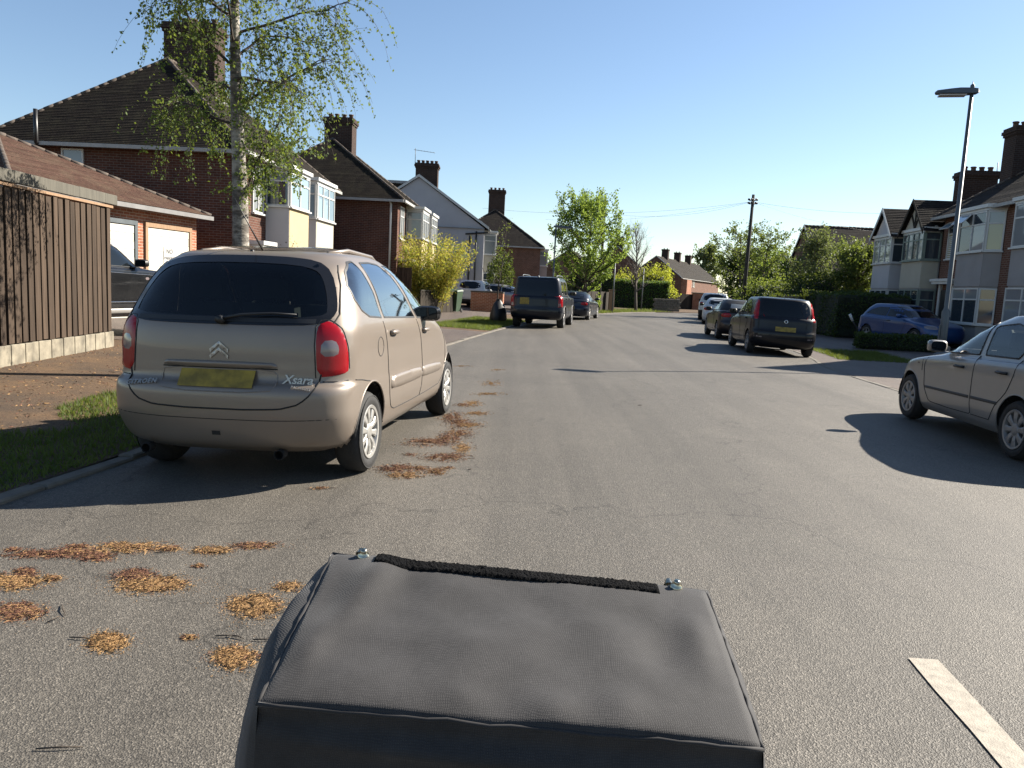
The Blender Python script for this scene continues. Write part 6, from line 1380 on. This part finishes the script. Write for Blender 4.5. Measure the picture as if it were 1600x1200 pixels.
# scattered bits on the earth path
rg_l = np.random.default_rng(77); V_, F_, MI = [], [], []
for k in range(5200):
    y = rg_l.uniform(5.0, 14.5); o = rg_l.uniform(.9, 4.6); x = lx(y) - o
    if noise.noise((x * 1.1, y * 1.1, 3)) < rg_l.uniform(-.5, .35): continue
    p = Vector((x, y, zL(o) + .004)); th = rg_l.uniform(0, PI); l_ = rg_l.uniform(.008, .03); w_ = rg_l.uniform(.002, .006); d = Vector((math.cos(th), math.sin(th), rg_l.normal(0, .2))) * l_; s_ = Vector((-math.sin(th), math.cos(th), 0)) * w_; i = len(V_)
    V_ += [p - d, p - s_, p + Vector((0, 0, w_ * 1.5)), p + s_, p + d]; F_ += [(i, i + 1, i + 2), (i, i + 2, i + 3), (i + 4, i + 2, i + 1), (i + 4, i + 3, i + 2)]; MI += [int(rg_l.uniform() < .6)] * 4
me = make_mesh('leaf_litter', V_, F_, M['cat_tan']); me.materials.append(M['cat_brown']); me.polygons.foreach_set('material_index', MI); tag(link(bpy.data.objects.new('leaf_litter', me)), 'brown bits of litter on the earth path below the fence', 'litter', kind='stuff')
tw_ = MB(); rg_t = np.random.default_rng(9)
for (u, v, l, a) in ((95, 1182, .07, .1), (128, 1005, .05, -.1), (98, 958, .06, -1.0), (352, 1005, .04, 0), (370, 1006, .04, -.2), (415, 1012, .05, 0), (82, 975, .02, 1), (255, 868, .04, .2), (520, 768, .03, .2), (735, 741, .02, 0), (1000, 640, .03, 0)):
    p = ground(u, v, -.05); p.z = roadz(p.x, p.y) + .006; d = Vector((math.cos(a), math.sin(a), .02)) * l; tw_.tube([p - d, p + Vector((0, 0, .004)), p + d + Vector((rg_t.normal(0, .01), rg_t.normal(0, .01), 0))], [.0025, .003, .0015], 5)
tag(tw_.build('fallen_twigs', M['bark']), 'small dark twigs lying on the near road', 'twigs', kind='stuff')

# ------------------------------------------------------------------ handlebar bag in the foreground
def fabric():
    m, nt, b = new_mat('black nylon fabric'); uv = N(nt, 'ShaderNodeUVMap')
    w1_ = N(nt, 'ShaderNodeTexWave', wave_type='BANDS', bands_direction='X'); w1_.inputs['Scale'].default_value = 230; nt.links.new(uv.outputs[0], w1_.inputs['Vector'])
    w2_ = N(nt, 'ShaderNodeTexWave', wave_type='BANDS', bands_direction='Y'); w2_.inputs['Scale'].default_value = 200; nt.links.new(uv.outputs[0], w2_.inputs['Vector'])
    mu = N(nt, 'ShaderNodeMath', operation='MULTIPLY'); nt.links.new(w1_.outputs['Fac'], mu.inputs[0]); nt.links.new(w2_.outputs['Fac'], mu.inputs[1])
    c = mixc(nt, mu.outputs[0], (.029, .0275, .0275), (.045, .043, .0425)); tc = N(nt, 'ShaderNodeTexCoord')
    d = ramp(nt, noise_tex(nt, tc.outputs['Object'], 18, 7, .75), [(.35, .78), (.75, 1.32)]); nt.links.new(mixc(nt, 1.0, c, d, 'MULTIPLY'), b.inputs['Base Color'])
    b.inputs['Roughness'].default_value = .75; b.inputs['Specular IOR Level'].default_value = .22; b.inputs['Sheen Weight'].default_value = .15; b.inputs['Sheen Roughness'].default_value = .4
    bump(nt, b, mu.outputs[0], .18, .0008); return m
M['fabric'] = fabric(); M['velcro'] = pm('black fleece strip', (.012, .012, .013), 1.0, spec=.1, var=.4, vscale=120, bmp=1.0, bscale=500); M['stud'] = pm('steel stud', (.62, .58, .46), .22, metal=1)
o_ = Vector((0, 0, CAM_H))
BL, BR = o_ + ray(517, 866) * .612, o_ + ray(1113, 925) * .612; FR_, FL_ = o_ + ray(1203, 1172) * .462, o_ + ray(378, 1098) * .462
dn = Vector((0, .0, -.20)); BLd, BRd, FRd, FLd = BL + dn + Vector((-.02, -.01, 0)), BR + dn + Vector((.03, -.01, 0)), FR_ + dn + Vector((.02, .015, 0)), FL_ + dn + Vector((-.005, .015, 0))
bag = empty('handlebar_bag', (BLd + BRd + FRd + FLd) / 4, 0, None, 'black fabric handlebar bag with velcro strip and press studs in the foreground', 'bag'); off = bag.location.copy()
def panel(name, a, b, c, d, bulge, seed, mat, nn=44, wr=.004, slump=None, pv=.6, pu=.6):
    """quilted cloth panel a-b lower edge, d-c upper edge"""
    nrm = (b - a).cross(d - a).normalized(); vs_, fs = [], []
    for j in range(nn + 1):
        for i in range(nn + 1):
            u, v = i / nn, j / nn; p = a.lerp(b, u).lerp(d.lerp(c, u), v); e = max(0, math.sin(PI * u)) ** pu * max(0, math.sin(PI * v)) ** pv
            h = bulge * e + e * wr * (noise.noise((u * 3.2 + seed, v * 2.6, seed)) * 1.4 + .35 * noise.noise((u * 9 + seed, v * 5, 2)))
            if slump: h += slump(u, v)
            vs_.append(p + nrm * h - off)
    for j in range(nn):
        for i in range(nn): k = j * (nn + 1) + i; fs.append((k, k + 1, k + nn + 2, k + nn + 1))
    return obj(name, vs_, fs, mat, bag, True, True)
def top_sag(u, v):
    g = lambda cu, cv, su, sv: math.exp(-((u - cu) / su) ** 2 - ((v - cv) / sv) ** 2)
    return -.004 * math.sin(PI * u) * math.sin(PI * v) + .55 * (0 + .010 * g(.13 - .10 * (.8 - v), .72, .05, .30) - .004 * g(.055, .60, .05, .12) + .007 * g(.055, .30, .035, .14) - .004 * g(.22, .78, .05, .2) - .005 * g(.84, .45, .06, .14) + .005 * g(.93, .58, .04, .2) + .004 * g(.72, .12, .05, .10) + .004 * g(.58, .08, .06, .08) + .003 * g(.40, .10, .05, .07))
FLt, BLt, FRt, BRt = FL_.lerp(FR_, .03), BL.lerp(BR, .005), FR_.lerp(FL_, .012), BR.lerp(BL, .015)
panel('top_panel', FLt, FRt, BRt, BLt, .0085, 3.1, M['fabric'], 80, .003, top_sag, .28, .22)
panel('front_panel', FLd, FRd, FRt, FLt, .010, 5.2, M['fabric'], 60, .004, lambda u, v: .0045 * math.exp(-((v - .90 + .05 * (u - .3) ** 2) / .028) ** 2) * max(0, math.sin(PI * min(1, u / .8))) - .003 * math.exp(-((v - .955) / .03) ** 2)); panel('back_panel', BRd, BLd, BLt, BRt, .008, 6.2, M['fabric'])
panel('side_panel', BLd, FLd, FLt, BLt, .030, 7.7, M['fabric'], 44, .005, None, .33); panel('side_panel', FRd, BRd, BRt, FRt, .012, 8.4, M['fabric'], 44, .004, None, .4); panel('base_panel', BLd, BRd, FRd, FLd, .002, 9, M['fabric'])
def piping(pts, r=.0028, seed=0): MB().tube([p - off + Vector((noise.noise((k * .7 + seed, 0, 0)) * .0015, 0, noise.noise((k * .6, seed, 1)) * .0018)) for k, p in enumerate(pts)], r, 8).build('piping', M['fabric'], bag)
def seg(a, b, n=24): return [a.lerp(b, k / n) for k in range(n + 1)]
for k, (a, b) in enumerate(((FLt, FRt), (FRt, BRt), (BLt, FLt), (BRt, BLt))): piping(seg(a, b), .0013, k)
up_ = (FR_ - FL_).cross(BL - FL_).normalized()
fold = MB(); 0 and fold.tube([p - off - Vector((0, .006, .0)) + Vector((0, 0, -.016 + .003 * math.sin(k * .35))) for k, p in enumerate(seg(FL_.lerp(FR_, .06), FL_.lerp(FR_, .74)))], [.0008] + [.003] * 23 + [.0008], 8)
# velcro strip: a napped band
vs_, fs = [], []; rgv = np.random.default_rng(4); n1, n2 = 160, 10
for j in range(n2 + 1):
    for i in range(n1 + 1):
        u = .12 + .745 * i / n1; v = .895 + .085 * j / n2; p = FLt.lerp(FRt, u).lerp(BLt.lerp(BRt, u), v) + up_ * (.0085 * max(0, math.sin(PI * min(1, v))) ** .28 * math.sin(PI * u) ** .22 + top_sag(u, v)); e = 1 if 0 < j < n2 and 0 < i < n1 else 0
        vs_.append(p - off + up_ * (.0004 + e * (.0014 + abs(rgv.normal(0, .0006)))))
for j in range(n2):
    for i in range(n1): k = j * (n1 + 1) + i; fs.append((k, k + 1, k + n1 + 2, k + n1 + 1))
obj('velcro_strip', vs_, fs, M['velcro'], bag, True)
for u in (.085, .915):
    p = BLt.lerp(BRt, u) + (FLt.lerp(FRt, u) - BLt.lerp(BRt, u)) * .02 + up_ * .002; MB().lathe([(0, .0062), (.0022, .006), (.0028, .0045), (.0024, .003), (.0045, .0018), (.005, 0)], p - off + up_ * .0015, up_, 14).build('press_stud', M['stud'], bag)
    p2 = p + Vector((-.004, .008, .0)); MB().lathe([(0, .005), (.0022, .0048), (.0028, .003), (.004, 0)], p2 - off - up_ * .0005, (0, .8, .6), 12).build('press_stud', M['stud'], bag)
